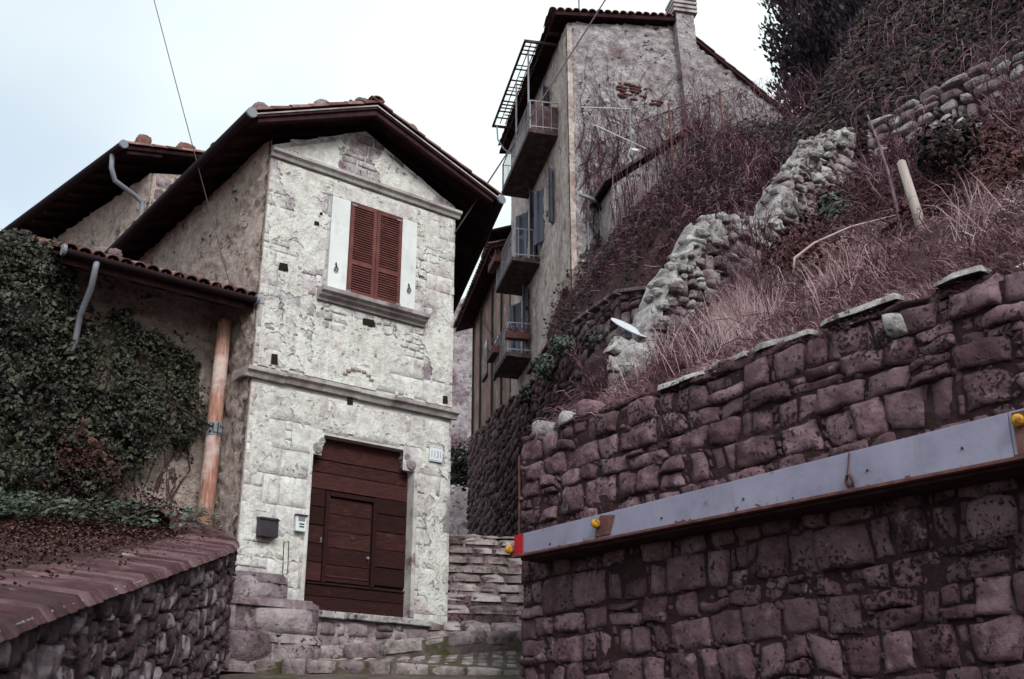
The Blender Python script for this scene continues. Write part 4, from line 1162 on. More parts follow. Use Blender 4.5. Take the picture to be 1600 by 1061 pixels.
# pale verge flashing along the front edge
for side_ in (-1, 1):
    (sa, za), (sb, zb) = slope_pt(side_, TF, 0), slope_pt(side_, TF, 1)
    MB(H).hexa([(sa, TF - .012, za - .005), (sb, TF - .012, zb - .005), (sb, TF - .002, zb - .005), (sa, TF - .002, za - .005),
                (sa, TF - .012, za + .02), (sb, TF - .012, zb + .02), (sb, TF - .002, zb + .02), (sa, TF - .002, za + .02)]).build('verge_strip', 'trim', rf)
def gutter(F, p0, p1, r, parent, name='gutter', m='gutter', n=10):
    mb = MB()
    A, Bq = F(*p0), F(*p1)
    t = (Bq - A).normalized(); x = t.cross(V((0, 0, 1))).normalized()
    for P in (A, Bq):
        for rad in (r, r - .012):
            for k in range(n + 1):
                an = math.pi + math.pi * k / n
                mb.v.append(P + x * math.cos(an) * rad + V((0, 0, math.sin(an) * rad)))
    m1 = n + 1
    for k in range(n):
        mb.f.append([k, k + 1, 2 * m1 + k + 1, 2 * m1 + k]); mb.f.append([m1 + k + 1, m1 + k, 3 * m1 + k, 3 * m1 + k + 1])
    for e in (0, n): mb.f.append([e, 2 * m1 + e, 3 * m1 + e, m1 + e])
    for q in (0, 2 * m1): mb.f.append([q + k for k in range(m1)])
    return mb.build(name, m, parent, smooth=False)
gutter(H, (-.64, TF - .03, 9.62), (-.64, 8.7, 9.62), .085, rf)
gl_ = MB(H); gl_.tube([(-.64, TF - .06, 9.60), (-.64, TF - .02, 9.60)], .088, 12); gl_.build('gutter_end', 'zinc', rf)
sR0, sR1 = eR(TF), eR(8)
gutter(H, (sR0[0] + .07, TF - .03, 9.68), (sR1[0] + .07, 8, 9.68), .08, rf)
gl_ = MB(H); gl_.tube([(sR0[0] + .07, TF - .06, 9.66), (sR0[0] + .07, TF - .02, 9.66)], .085, 12); gl_.build('gutter_end', 'zinc', rf)
for t in (.8, 2.6, 4.4): 
    mb = MB(H); mb.tube([(-.64, t, 9.62), (-.64, t + .03, 9.62)], .092, 12); mb.build('gutter_joint', 'gutter', rf)

# things fixed to the front
mbx = thing('letter_box', H(.4, -.06, 3.12), 'dark metal letter box left of the portal', 'letter box')
MB(Fh).box(.25, .55, 3.12, 3.40, .03, .14).build('box_body', 'mailbox', mbx, bevel=.008)
MB(Fh).hexa([(.24, 3.395, .03), (.56, 3.395, .03), (.56, 3.36, .155), (.24, 3.36, .155), (.24, 3.415, .03), (.56, 3.415, .03), (.56, 3.375, .16), (.24, 3.375, .16)]).build('lid', 'mailbox', mbx)
ic = thing('door_intercom', H(.94, -.04, 3.28), 'small pale grey intercom beside the dark portal', 'intercom')
MB(Fh).box(.85, 1.02, 3.27, 3.52, .03, .09).build('housing', 'panel', ic, bevel=.008)
MB(Fh).hexa([(.84, 3.5, .03), (1.03, 3.5, .03), (1.03, 3.5, .12), (.84, 3.5, .12), (.84, 3.53, .03), (1.03, 3.53, .03), (1.03, 3.515, .125), (.84, 3.515, .125)]).build('rain_hood', 'mailbox', ic)
for z in (3.33, 3.37): MB(Fh).box(.90, .98, z, z + .018, .09, .096).build('call_button', 'bushleaf', ic)
MB(Fh).box(.88, .99, 3.42, 3.48, .09, .094).build('speaker_grille', 'zinc', ic)
sg = thing('house_number_sign', H(3.33, -.03, 4.74), 'small pale blue tile sign with purple characters near the right corner of the house', 'sign')
MB(Fh).box(3.20, 3.46, 4.72, 4.98, .025, .04).build('tile_plate', 'panel', sg, bevel=.004)
for (a, b, c, d) in [(3.21, 3.45, 4.955, 4.962), (3.21, 3.45, 4.738, 4.745)]:
    MB(Fh).box(a, b, c, d, .04, .043).build('border_line', 'print', sg)
fc = bpy.data.curves.new('number_text', 'FONT'); fc.body = '1131'; fc.size = .16; fc.align_x = 'CENTER'; fc.extrude = .002
fo = bpy.data.objects.new('number_text_source', fc)
COL.objects.link(fo)
dg = bpy.context.evaluated_depsgraph_get()
tm = bpy.data.meshes.new_from_object(fo.evaluated_get(dg))
bpy.data.objects.remove(fo)
tb = MB(Fh)
for v in tm.vertices: tb.pt((3.33 + v.co.x * .72, 4.79 + v.co.y, .042 + v.co.z))
tb.f = [list(p.vertices) for p in tm.polygons]
tb.build('number_text', 'print', sg)
MB(Fh).tube([(.72, 2.62, .03), (.70, 3.1, .035), (.78, 3.12, .035), (.80, 2.65, .03)], .006, 5).build('loose_wire', 'iron', hs)

# ------------------------------------------------------------------ lean-to against the house
rg = random.Random(55)
le = thing('lean_to', H(-1.5, 2, 2.8), 'low pink plastered lean-to with clay tiles against the left side of the house', 'lean-to')
MB(H).box(-2.85, -.004, 1.15, 1.5, 1.5, 7.1).build('front_wall', 'roughcast', le)
MB(H).box(-2.85, -2.5, 1.5, 5, 1.5, 7.1).build('side_wall', 'roughcast', le)
relief(lambda u, v, h: H(u, 1.148 - h, v), -2.84, -.02, 2.6, 7.0, .05, lambda u, v: rubble(u, v, 3.0, .06, 6, .3), 'roughcast', le, 'rubble_face')
MB(H).box(-2.95, -.04, .085, .11, 6.60, 6.715).build('fascia', 'soffit', le)
ls = .44
for k in range(10):
    s0, s1 = -2.95 + k * .293, -2.95 + (k + 1) * .293 - .006
    MB(H).hexa([(s0, .08, 6.72), (s1, .08, 6.72), (s1, 5, 6.72 + 4.92 * ls), (s0, 5, 6.72 + 4.92 * ls), (s0, .08, 6.76), (s1, .08, 6.76), (s1, 5, 6.76 + 4.92 * ls), (s0, 5, 6.76 + 4.92 * ls)]).build('soffit_board', 'soffit', le)
for s in (-2.8, -2.1, -1.4, -.7, -.12):
    MB(H).hexa([(s, .12, 6.62), (s + .09, .12, 6.62), (s + .09, 1.16, 6.62 + 1.04 * ls), (s, 1.16, 6.62 + 1.04 * ls), (s, .12, 6.718), (s + .09, .12, 6.718), (s + .09, 1.16, 6.718 + 1.04 * ls), (s, 1.16, 6.718 + 1.04 * ls)]).build('rafter', 'soffit', le)
sdir_ = E2 + V((0, 0, ls))
for c in range(15):
    s = -2.86 + c * .197
    for k in range(8):
        t = .02 + k * .34
        put_tile(H(s, t, 6.80 + (t - .05) * ls + .015), sdir_, le, rg.uniform(-.06, .06), sc=rg.uniform(.95, 1.05))
        if k < 3 and c < 14:
            put_tile(H(s + .098, t + .02, 6.86 + (t - .05) * ls), sdir_, le, rg.uniform(-.05, .05), flip=True, name='channel_tile')
gutter(H, (-2.95, -.02, 6.76), (-.03, -.02, 6.76), .075, le)
for s, m_ in ((-2.97, 'zinc'), (-.05, 'zinc')):
    MB(H).tube([(s - .02, -.02, 6.75), (s + .03, -.02, 6.75)], .082, 12).build('gutter_end', m_, le)
for s in (-2.0, -1.3, -.7):
    MB(H).tube([(s - .012, -.02, 6.755), (s + .012, -.02, 6.755)], .08, 12).build('gutter_joint', 'gutter', le)
MB(H).tube([(-2.5, -.02, 6.70), (-2.5, .0, 6.60), (-2.49, .1, 6.35), (-2.46, .55, 6.1), (-2.46, .62, 5.7), (-2.5, .85, 5.3)], .045, 10).build('downpipe', 'zinc', le, smooth=True)
boulder(H(-2.0, .9, 7.28), .12, 'ruinstone', le, 'weight_stone', 8)
MB(H).box(-.62, -.005, .55, .95, 6.98, 7.06).build('mortar_flashing', 'palestone', le, bevel=.02)

gw = thing('garden_wall', H(-6, 1.5, 2.5), 'low rough garden wall under the ivy at the left edge', 'wall')
MB(H).box(-10, -2.86, 1.3, 1.7, 1.0, 6.4).build('wall_body', 'roughcast', gw)

# wooden pole with a metal band
po = thing('wooden_pole', H(-.22, .72, 3.2), 'bare orange brown wooden pole standing between ivy and house', 'pole')
pp = [(-.235, .72, 2.6), (-.23, .72, 4.0), (-.225, .72, 5.4), (-.22, .72, 6.6)]
MB(H).tube(pp, [.125, .122, .112, .106], 16).build('shaft', 'pole', po, smooth=True)
MB(H).tube([(-.225, .72, 4.70), (-.225, .72, 4.90)], .126, 16).build('metal_band', 'zinc', po)
MB(H).box(-.29, -.16, .58, .60, 4.74, 4.87).build('clamp_plate', 'zinc', po)
MB(H).box(-.235, -.215, .57, .58, 4.72, 4.89).build('clamp_bolt', 'iron', po)
cb = MB(H)
cb.tube([(-.3, .58, 4.80), (-.8, .30, 4.86), (-1.3, .1, 4.95), (-1.75, -.05, 5.04)], .014, 6)
tag(cb.build('stay_cable', 'iron', None, smooth=True), 'thin dark stay cable stretched from the wooden pole into the ivy', 'cable')

# ------------------------------------------------------------------ house behind on the left
h2 = thing('rear_house', (-9, 24, 6), 'plastered house behind on the left with long dark gutter', 'house')
W2 = V((-.716, .698, 0)); X2 = V((.698, .716, 0)); O2 = V((-8.52, 23.5, 0))
def G2(a, b, z): return O2 + W2 * a + X2 * b + V((0, 0, z))
MB(G2).prism([(0, 0, 4), (0, 7, 4), (0, 7, 13.1), (0, 3.5, 14.4), (0, 0, 13.2)], [(14, 0, 4), (14, 7, 4), (14, 7, 13.1), (14, 3.5, 14.4), (14, 0, 13.2)]).build('walls', 'roughcast', h2)
for q in courses(.05, 3.4, 10.8, 14.2, (.2, .4), (.25, .6), rg, wav=.06, top=lambda u: 13.2 + .32 * u - .05):
    stone(lambda u, v, h: G2(-h, u, v), q, rg.uniform(.02, .05), h2, 'ruinstone', rg, P_LOW, rnd=.5, amp=.02, back=.03)
relief(lambda u, v, h: G2(u, -.003 - h, v), 0, 10, 9.5, 13.2, .08, lambda u, v: rubble(u, v, 2.6, .07, 16, .25), 'roughcast', h2, 'rubble_face')
r2 = bpy.data.objects.new('roof', None); link(r2, h2, G2(3, 1, 13.4))
for (b0, z0, b1, z1) in [(-.92, 13.42, 3.5, 14.72), (3.5, 14.72, 7.9, 13.4)]:
    MB(G2).hexa([(-.35, b0, z0 - .08), (14.4, b0, z0 - .08), (14.4, b1, z1 - .08), (-.35, b1, z1 - .08), (-.35, b0, z0), (14.4, b0, z0), (14.4, b1, z1), (-.35, b1, z1)]).build('soffit_deck', 'soffit', r2)
for k in range(20):
    a = -.3 + k * .7
    MB(G2).hexa([(a, -.85, 13.26), (a + .1, -.85, 13.26), (a + .1, .02, 13.52), (a, .02, 13.52), (a, -.85, 13.355), (a + .1, -.85, 13.355), (a + .1, .02, 13.62), (a, .02, 13.62)]).build('rafter', 'soffit', r2)
for c in range(3):
    for k in range(12):
        f = k * .36
        put_tile(G2(-.3 + c * .22, -.98 + f, 13.45 + f * .294), X2 + V((0, 0, .294)), r2, rg.uniform(-.06, .06), sc=1.05)
for k in range(64):
    put_tile(G2(.3 + k * .22, -.98, 13.45), X2 + V((0, 0, .294)), r2, rg.uniform(-.08, .08), sc=1.05)
boulder(G2(-.1, -.4, 13.82), .2, 'tile', r2, 'weight_stone', 18)
boulder(G2(-.1, .7, 14.1), .2, 'tile', r2, 'weight_stone', 19, (1, 1.3, .7))
gutter(G2, (-.38, -1.0, 13.42), (14.4, -1.0, 13.42), .10, r2)
MB(G2).tube([(-.44, -1.0, 13.40), (-.38, -1.0, 13.40)], .105, 12).build('gutter_end', 'zinc', r2)
MB(G2).tube([(.1, -1.0, 13.33), (.1, -.98, 13.0), (.12, -.85, 12.72), (.16, -.3, 12.55), (.2, -.10, 12.48), (.2, -.06, 12.3), (.2, -.06, 11.2)], .06, 10).build('downpipe', 'zinc', h2, smooth=True)
MB(G2).box(.05, .45, -.10, 0, 11.0, 11.2).build('pipe_shoe', 'brick', h2)

# ------------------------------------------------------------------ parapet wall at lower left
Q = [V(p) for p in [(-1.1, -1.5, -.75), (-1.4, .8, -.28), (-1.75, 3.0, .18), (-2.05, 4.2, .44), (-2.23, 5, .6), (-2.55, 6.5, .9), (-2.88, 8.5, 1.32), (-3.25, 11.5, 2.0), (-3.50, 14.0, 2.60), (-3.66, 14.8, 2.85), (-4.02, 15.35, 3.08), (-4.55, 15.65, 3.24), (-5.2, 15.75, 3.3)]]
def cat(p0, p1, p2, p3, t):
    return .5 * ((2 * p1) + (p2 - p0) * t + (2 * p0 - 5 * p1 + 4 * p2 - p3) * t * t + (3 * p1 - p0 - 3 * p2 + p3) * t ** 3)
PTS = []
for i in range(len(Q) - 1):
    for k in range(10):
        PTS.append(cat(Q[max(i - 1, 0)], Q[i], Q[i + 1], Q[min(i + 2, len(Q) - 1)], k / 10))
PTS.append(Q[-1])
ARC = [0]
for a, b in zip(PTS, PTS[1:]): ARC.append(ARC[-1] + (b - a).length)
def along(u):
    u = max(0, min(u, ARC[-1] - 1e-4))
    lo = 0
    while ARC[lo + 1] < u: lo += 1
    f = (u - ARC[lo]) / (ARC[lo + 1] - ARC[lo])
    p = PTS[lo].lerp(PTS[lo + 1], f)
    t = (PTS[min(lo + 3, len(PTS) - 1)] - PTS[max(lo - 2, 0)]); t.z = 0; t.normalize()
    return p, V((t.y, -t.x, 0))                            # point, outward (to the lane)
pa = thing('parapet_wall', (-2.8, 9, -.5), 'rubble parapet wall with reddish brick coping curving along the lower left', 'parapet')
def Fp(u, v, h):
    p, o = along(u); return p + o * (h - .04) + V((0, 0, v - .06))
core = MB(); idx = []
for k in range(0, len(PTS), 2):
    p, o = along(ARC[k])
    idx.append([core.pt(p + o * -.06 + V((0, 0, -3))), core.pt(p + o * -.06 + V((0, 0, -.055))), core.pt(p - o * .5 + V((0, 0, -.005))), core.pt(p - o * .5 + V((0, 0, -3)))])
for a, b in zip(idx, idx[1:]):
    for i in range(4): core.f.append([a[i], b[i], b[(i + 1) % 4], a[(i + 1) % 4]])
core.build('core', 'mortar', pa)
rg = random.Random(91)
plist = []
for q in courses(4.6, ARC[-1] - .6, -1.45, -.015, (.09, .22), (.07, .19), rg, wav=.12, jit=.045, gap=.006, chink=.15, split=.25):
    cu = (q[0][0] + q[1][0]) / 2; cv = (q[0][1] + q[2][1]) / 2
    p, o = along(cu)
    if p.z + cv < .066 * p.y - .12: continue
    plist.append((-(q[1][0] - q[0][0]) * (q[2][1] - q[1][1]) / p.y ** 2, q))
plist.sort(key=lambda x: x[0])
pst = MB(Fp)
for k, (_, q) in enumerate(plist):
    stone(Fp, q, rg.uniform(.015, .075), pa, 'parapet', rg, P_LOW if k > 120 else P_MED, rnd=.35, amp=.03, back=.03, out=.025, mb=None if k < 300 else pst)
pst.build('small_stones', 'parapet', pa, smooth=True, kind='stuff')
mbd = MB(); idx = []
for k in range(0, len(PTS)):
    p, o = along(ARC[k])
    idx.append([mbd.pt(p + o * .02 + V((0, 0, -.075))), mbd.pt(p + o * .02 + V((0, 0, -.036))), mbd.pt(p - o * .70 + V((0, 0, .046)))])
for a, b in zip(idx, idx[1:]):
    for i in range(2): mbd.f.append([a[i], b[i], b[i + 1], a[i + 1]])
mbd.build('mortar_bed', 'trim', pa)
u = 0
rg = random.Random(3)
while u < ARC[-1] - .1:
    w = rg.uniform(.20, .34)
    p, o = along(u + .009); q, o2 = along(u + w - .009)
    wd = .78 + rg.uniform(-.05, .05)
    ex = rg.uniform(.0, .014)
    dz = rg.uniform(-.004, .005)
    def Fk(uu, vv, hh, p=p, q=q, o=o, o2=o2, dz=dz):
        return p.lerp(q, uu) - o.lerp(o2, uu) * vv + V((0, 0, .09 * vv / .78 + dz - .02 + hh))
    stone(Fk, [(.0, -.05 - ex), (1., -.05 - ex), (1., wd), (.0, wd)], .02, pa, 'brick', rg, P_MED, rnd=.02, amp=.007, back=.045, out=.008, freq=3, name='coping_brick')
    u += w
# sloping bed behind the parapet
bd = MB(); idx = []
for k in range(0, len(PTS), 3):
    p, o = along(ARC[k])
    f = k / len(PTS)
    e = V((-8.5 + .1 * p.y, p.y + 1.5, 1.2 + .13 * p.y))
    if p.y > 13.6: e = V((-6.3, 16.9, 3.3)).lerp(H(-.05, 1.2, 3.4), min(1, (f - .72) / .25))
    row = []
    for r in range(9):
        x = (p - o * .68 + V((0, 0, .05))).lerp(e, r / 8)
        x.z += .08 * noise.noise(x * 1.5) * min(1, r)
        row.append(bd.pt(x))
    idx.append(row)
for a, b in zip(idx, idx[1:]):
    for i in range(8): bd.f.append([a[i], b[i], b[i + 1], a[i + 1]])
bed = tag(bd.build('planting_bed', 'litter', smooth=True), kind='structure')

# ------------------------------------------------------------------ tall house with balconies
th = thing('balcony_house', B(3, 3, 10), 'tall grey rubble house with three balconies and a chimney on its gable', 'house')
gp = [(0, 7.5), (9.2, 7.5), (9.2, 15.7), (6.52, 17.85), (3.74, 20.05), (3.2, 20.45), (0, 20.10)]
MB(B).prism([(0, m, z) for m, z in gp], [(7.5, m, z) for m, z in gp]).build('walls', 'greyrender', th)
tag(MB(B).box(.0, 7.5, -.03, -.004, 7.5, 20.05).build('balcony_front', 'ochre', th), 'ochre plastered balcony front')
MB(B).box(-.03, -.004, -.03, .13, 7.5, 20.0).build('corner_strip', 'ochre', th)
gtop = lambda m_: (20.1 + m_ * .109 if m_ < 3.2 else 20.45 - (m_ - 3.2) * .74 if m_ < 3.74 else 20.05 - (m_ - 3.74) * .79)
relief(lambda u, v, h: B(-.004 - h, u, v), .13, 9.0, 12.5, 20.45, .075, lambda u, v: rubble(u, v, 2.8, .09, 26, .2), 'greyrender', th, 'rubble_face', lambda u, v: v < gtop(u) + .02)
relief(lambda u, v, h: B(u, -.032 - h, v), 0, 7.4, 10.5, 20.0, .09, lambda u, v: rubble(u, v, 2.2, .03, 36, .7), 'ochre', th, 'plaster_face')
rf2 = bpy.data.objects.new('roof', None); link(rf2, th, B(3, 2, 20.3))
MB(B).hexa([(-.28, -.42, 20.12), (-.28, 3.25, 20.48), (7.7, 3.25, 20.48), (7.7, -.42, 20.12), (-.28, -.42, 20.22), (-.28, 3.25, 20.6), (7.7, 3.25, 20.6), (7.7, -.42, 20.22)]).build('roof_slab', 'soffit', rf2)
for k in range(17):
    put_tile(B(-.3, -.5 + k * .235, 20.26 + k * .235 * .1), BL, rf2, rg.uniform(-.05, .05), sc=1.1)
    put_tile(B(.1, -.5 + k * .235, 20.27 + k * .235 * .1), BL, rf2, rg.uniform(-.05, .05), sc=1.1)
for k in range(20):
    put_tile(B(-.2 + k * .38, -.42, 20.28), BL, rf2, rg.uniform(-.05, .05), sc=1.1)
MB(B).hexa([(-.15, 3.7, 20.10), (7.7, 3.7, 20.10), (7.7, 9.4, 15.55), (-.15, 9.4, 15.55), (-.15, 3.7, 20.18), (7.7, 3.7, 20.18), (7.7, 9.4, 15.63), (-.15, 9.4, 15.63)]).build('roof_slab', 'soffit', rf2)
for k in range(18):
    f = k * .4 / 7.25
    put_tile(B(-.1, 3.75 + (1 - f) * 5.6, 15.67 + f * 4.5), (BM * -5.65 + V((0, 0, 4.5))), rf2, rg.uniform(-.05, .05), sc=.9)
MB(B).tube([(-.2, .3, 20.2), (-.2, .3, 20.95)], .02, 6).build('lightning_rod', 'iron', rf2)
for k in range(9):
    MB(B).box(.5 + k * .75, .6 + k * .75, -.40, 0, 20.0, 20.115).build('rafter', 'soffit', rf2)
rgb_ = random.Random(8)
for k in range(26):                                        # bricks showing through the render
    m_ = 1.25 + rgb_.uniform(0, 1.3); z = 17.75 + (k % 6) * .09 + .12 * math.sin(m_ * 2)
    stone(lambda u, v, h: B(-.085 - h, u, v), [(m_, z), (m_ + .24, z), (m_ + .24, z + .07), (m_, z + .07)], .015, th, 'flower', rgb_, P_LOW, amp=.01, back=.03, name='brick')
MB(B).tube([(-.12, .42, 10.8), (-.12, .42, 13.7)], .025, 6).build('drain_pipe', 'rail', th)
MB(B).box(.2, 4.8, -.16, -.035, 10.98, 11.04).build('plinth_ledge', 'rust', th)
ch = bpy.data.objects.new('chimney', None); link(ch, th, B(-.1, 3.5, 18))
MB(B).hexa([(-.38, 3.15, 14.6), (-.38, 4.05, 14.6), (.02, 4.05, 14.6), (.02, 3.15, 14.6), (-.34, 3.32, 17.9), (-.34, 3.80, 17.9), (.02, 3.80, 17.9), (.02, 3.32, 17.9)]).build('chimney_breast', 'greyrender', ch)
MB(B).hexa([(-.34, 3.32, 17.905), (-.34, 3.80, 17.905), (.02, 3.80, 17.905), (.02, 3.32, 17.905), (-.34, 3.20, 20.4), (-.34, 3.78, 20.4), (.2, 3.78, 20.4), (.2, 3.20, 20.4)]).build('chimney_breast', 'greyrender', ch)
MB(B).box(-.34, .2, 3.22, 3.76, 20.405, 20.74).build('chimney_stack', 'greyrender', ch)
for k in range(4):
    MB(B).box(-.42, .28, 3.12, 3.86, 20.75 + k * .15, 20.83 + k * .15).build('chimney_cap_band', 'trim', ch)
for (a, b_) in [(-.34, 3.25), (-.34, 3.65), (.12, 3.25), (.12, 3.65)]:
    MB(B).box(a, a + .08, b_, b_ + .08, 20.745, 21.2).build('chimney_cap_post', 'slab', ch)

def balcony(t0, t1, z, dep, nb=14):
    bo = bpy.data.objects.new('balcony', None); link(bo, th, B((t0 + t1) / 2, -dep / 2, z))
    MB(B).hexa([(t0, -dep, z - .12), (t0, -.03, z - .16), (t1, -.03, z - .16), (t1, -dep, z - .12), (t0, -dep, z), (t0, -.03, z), (t1, -.03, z), (t1, -dep, z)]).build('balcony_slab', 'slab', bo)
    rl = MB(B)
    e = .04
    for zz in (z + .95, z + .10):
        rl.tube([(t0 + e, -.03, zz), (t0 + e, -dep + e, zz), (t1 - e, -dep + e, zz), (t1 - e, -.03, zz)], .02, 6)
    rl.build('handrail', 'rail', bo)
    for k in range(nb + 1):
        t = t0 + e + (t1 - t0 - 2 * e) * k / nb
        MB(B).tube([(t, -dep + e, z), (t, -dep + e, z + .95)], .025 if k in (0, nb) else .009, 5).build('baluster', 'rail', bo)
    for m_ in (-.25, -.5, -.7):
        for t in (t0 + e, t1 - e):
            MB(B).tube([(t, m_, z), (t, m_, z + .95)], .009, 5).build('baluster', 'rail', bo)
    return bo
b1 = balcony(1.0, 4.9, 17.08, .92, 22)
b2 = balcony(3.35, 5.85, 14.12, .90, 14)
b3 = balcony(4.5, 6.5, 11.55, .82, 12)
MB(B).box(1.05, 1.15, -.9, -.05, 17.1, 17.9).build('rail_cloth_panel', 'slab', b1)
# doors and open shutters
def window(t0, t1, z0, z1, an=70):
    w = bpy.data.objects.new('window', None); link(w, th, B((t0 + t1) / 2, -.02, z0))
    MB(B).box(t0, t1, -.045, -.032, z0, z1).build('pane', 'glass', w)
    MB(B).box(t0 - .06, t0, -.06, -.031, z0, z1 + .06).build('frame', 'slab', w)
    MB(B).box(t1, t1 + .06, -.06, -.031, z0, z1 + .06).build('frame', 'slab', w)
    for (tt, d) in ((t0 - .06, -1), (t1 + .06, 1)):
        L = (t1 - t0) / 2
        dx, dm = d * L * math.cos(R(an)), -L * math.sin(R(an))
        s_ = MB(B)
        s_.prism([(tt, -.06, z0), (tt + dx, -.06 + dm, z0), (tt + dx + .03, -.06 + dm, z0), (tt + .03, -.06, z0)], [(tt, -.06, z1), (tt + dx, -.06 + dm, z1), (tt + dx + .03, -.06 + dm, z1), (tt + .03, -.06, z1)])
        so = s_.build('shutter', 'blueshutter', w)
        for k in range(3):
            f0 = .12 + k * .02
            zz = z0 + (z1 - z0) * (k + .5) / 3
            q = (tt + dx * .5, -.06 + dm * .5)
            MB(B).box(q[0] - .02, q[0] + .05, q[1] - L * .3 * math.sin(R(an)), q[1] + L * .3 * math.sin(R(an)), zz - .3, zz + .3).build('louvre_panel', 'blueshutter', so)
window(2.3, 3.2, 17.1, 19.3, 30)
window(3.9, 4.9, 14.14, 16.5, 35)
window(1.9, 2.8, 14.5, 16.2, 25)
window(4.95, 5.9, 11.57, 13.8, 35)
# pergola over the top balcony
pg = bpy.data.objects.new('pergola', None); link(pg, th, B(3, -.5, 19.9))
MB(B).box(.85, 5.7, -1.08, -1.02, 19.9, 19.97).build('pergola_beam', 'soffit', pg)
for t in (.85, 5.62): MB(B).box(t, t + .07, -1.015, -.03, 19.9, 19.97).build('pergola_beam', 'slab' if t < 1 else 'soffit', pg)
MB(B).hexa([(.92, -.46, 19.99), (5.6, -.46, 19.99), (5.6, -.03, 20.02), (.92, -.03, 20.02), (.92, -.46, 20.02), (5.6, -.46, 20.02), (5.6, -.03, 20.05), (.92, -.03, 20.05)]).build('pergola_sheet', 'soffit', pg)
for k in range(23):
    t = .98 + k * .2
    if rg.random() < .12: continue
    x0 = -1.015 if rg.random() < .75 else -.8
    MB(B).box(t, t + rg.uniform(.035, .07), x0, -.465, 19.98, 20.0).build('pergola_slat', 'soffit', pg)
for m_ in (-.66, -.84): MB(B).box(.92, 5.6, m_, m_ + .025, 20.005, 20.03).build('pergola_batten', 'soffit', pg)
for t in (1.35, 3.0): MB(B).tube([(t, -.85, 17.1), (t, -.85, 19.9)], .03, 6).build('pergola_post', 'rail', pg)
MB(B).tube([(5.6, -.93, 19.9), (5.6, -.9, 19.4), (5.5, -.7, 19.0), (5.3, -.3, 18.6)], .025, 6).build('pergola_brace', 'rail', pg)
# flower boxes
for i, (t, m_, z, w, txt) in enumerate([(5.6, -.98, 14.75, .5, 'terracotta flower box on the middle balcony rail'), (4.75, -.55, 11.95, .42, 'terracotta flower box at the near end of the lowest balcony'), (6.1, -.9, 11.9, .5, 'terracotta flower box at the far corner of the lowest balcony')]):
    fb = thing('flower_box', B(t, m_, z), txt, 'flower box', 'flower boxes on the balconies')
    if i == 1: MB(B).box(t - .35, t - .12, m_ - .3, m_ + .42, z, z + .22).build('trough', 'flower', fb, bevel=.02)
    else: MB(B).box(t - w, t + w, m_ - .12, m_ + .1, z, z + .24).build('trough', 'flower', fb, bevel=.02)
    tw = MB(B)
    for k in range(60):
        bt, bm_ = (t + rg.uniform(-w, w), m_ + rg.uniform(-.1, .1)) if i != 1 else (t - .24, m_ + rg.uniform(-.3, .42))
        tw.tube([(bt, bm_, z + .2), (bt + rg.uniform(-.12, .12), bm_ + rg.uniform(-.12, .12), z + rg.uniform(.28, .5))], .008, 3)
    tw.rnd = [rg.random() for _ in tw.f]
    tw.build('dry_plants', 'vine', fb)
# low shed in front of the gable with mast, lamp
sd = thing('gable_shed', B(-1, 2, 12), 'low shed with sloping roof in front of the grey gable half buried in vines', 'shed')
MB(B).prism([(-1.3, .75, 10), (-1.3, 3.4, 10), (-1.3, 3.4, 16.3), (-1.3, .75, 14.2)], [(-.05, .75, 10), (-.05, 3.4, 10), (-.05, 3.4, 16.3), (-.05, .75, 14.2)]).build('walls', 'greyrender', sd)
MB(B).hexa([(-1.5, .5, 14.18), (-1.5, 3.5, 16.5), (-.04, 3.5, 16.5), (-.04, .5, 14.18), (-1.5, .5, 14.27), (-1.5, 3.5, 16.6), (-.04, 3.5, 16.6), (-.04, .5, 14.27)]).build('roof', 'slab', sd)
wall_l = thing('wall_lamp', B(-.2, .2, 14.1), 'slim pale street lamp arm on the corner of the balcony house', 'lamp')
MB(B).tube([(-.05, .85, 13.95), (-.5, .65, 14.02), (-.6, .45, 14.05)], .03, 6).build('arm', 'iron', wall_l)
MB(B).tube([(-.6, .5, 14.05), (-.7, .3, 14.08), (-.75, .0, 14.13)], [.05, .06, .04], 8).build('lamp_head', 'zinc', wall_l, smooth=True)
ae = thing('television_aerial', B(-1.2, 1.4, 15), 'television mast with two toothed aerials against the grey gable', 'aerial')
MB(B).tube([(-1.15, 1.37, 14.6), (-1.15, 1.37, 16.75)], .03, 6).build('mast', 'zinc', ae)
def yagi(p0, p1, n, nm):
    mb = MB(B); mb.tube([p0, p1], .018, 6); bo = mb.build('boom', 'aerial', ae)
    A, Bq = V(p0), V(p1)
    for k in range(n):
        c = A.lerp(Bq, (k + .5) / n)
        MB(B).tube([(c.x - .12, c.y, c.z - .06), (c.x + .12, c.y, c.z + .06)], .010, 5).build('element', 'aerial', bo)
yagi((-1.15, 1.35, 16.68), (-1.15, .02, 16.55), 13, 'a')
yagi((-1.15, .35, 16.05), (-1.15, 1.78, 15.5), 5, 'b')
MB(B).tube([(-1.18, 1.42, 15.25), (-1.3, 1.42, 15.35)], .1, 10).build('junction_box', 'aerial', ae)
MB(B).tube([(-1.15, 1.4, 15.6), (-1.2, 1.25, 15.2), (-1.2, 1.4, 14.9), (-1.15, 1.38, 14.6)], .012, 5).build('cable_loop', 'aerial', ae, smooth=True)
# fence posts at the foot of the gable
for i, (m_, z, h, txt) in enumerate([(3.85, 15.6, 1.75, 'tallest'), (2.35, 15.7, 1.0, 'leftmost'), (2.8, 16.1, .8, 'shortest')]):
    o = MB(B).tube([(-1.6, m_, z - 1.2), (-1.6, m_ - .03, z + h)], .03, 6).build('fence_post', 'rust')
    tag(o, txt + ' of the three thin rusty posts in front of the grey gable', 'fence post', 'thin posts before the gable')

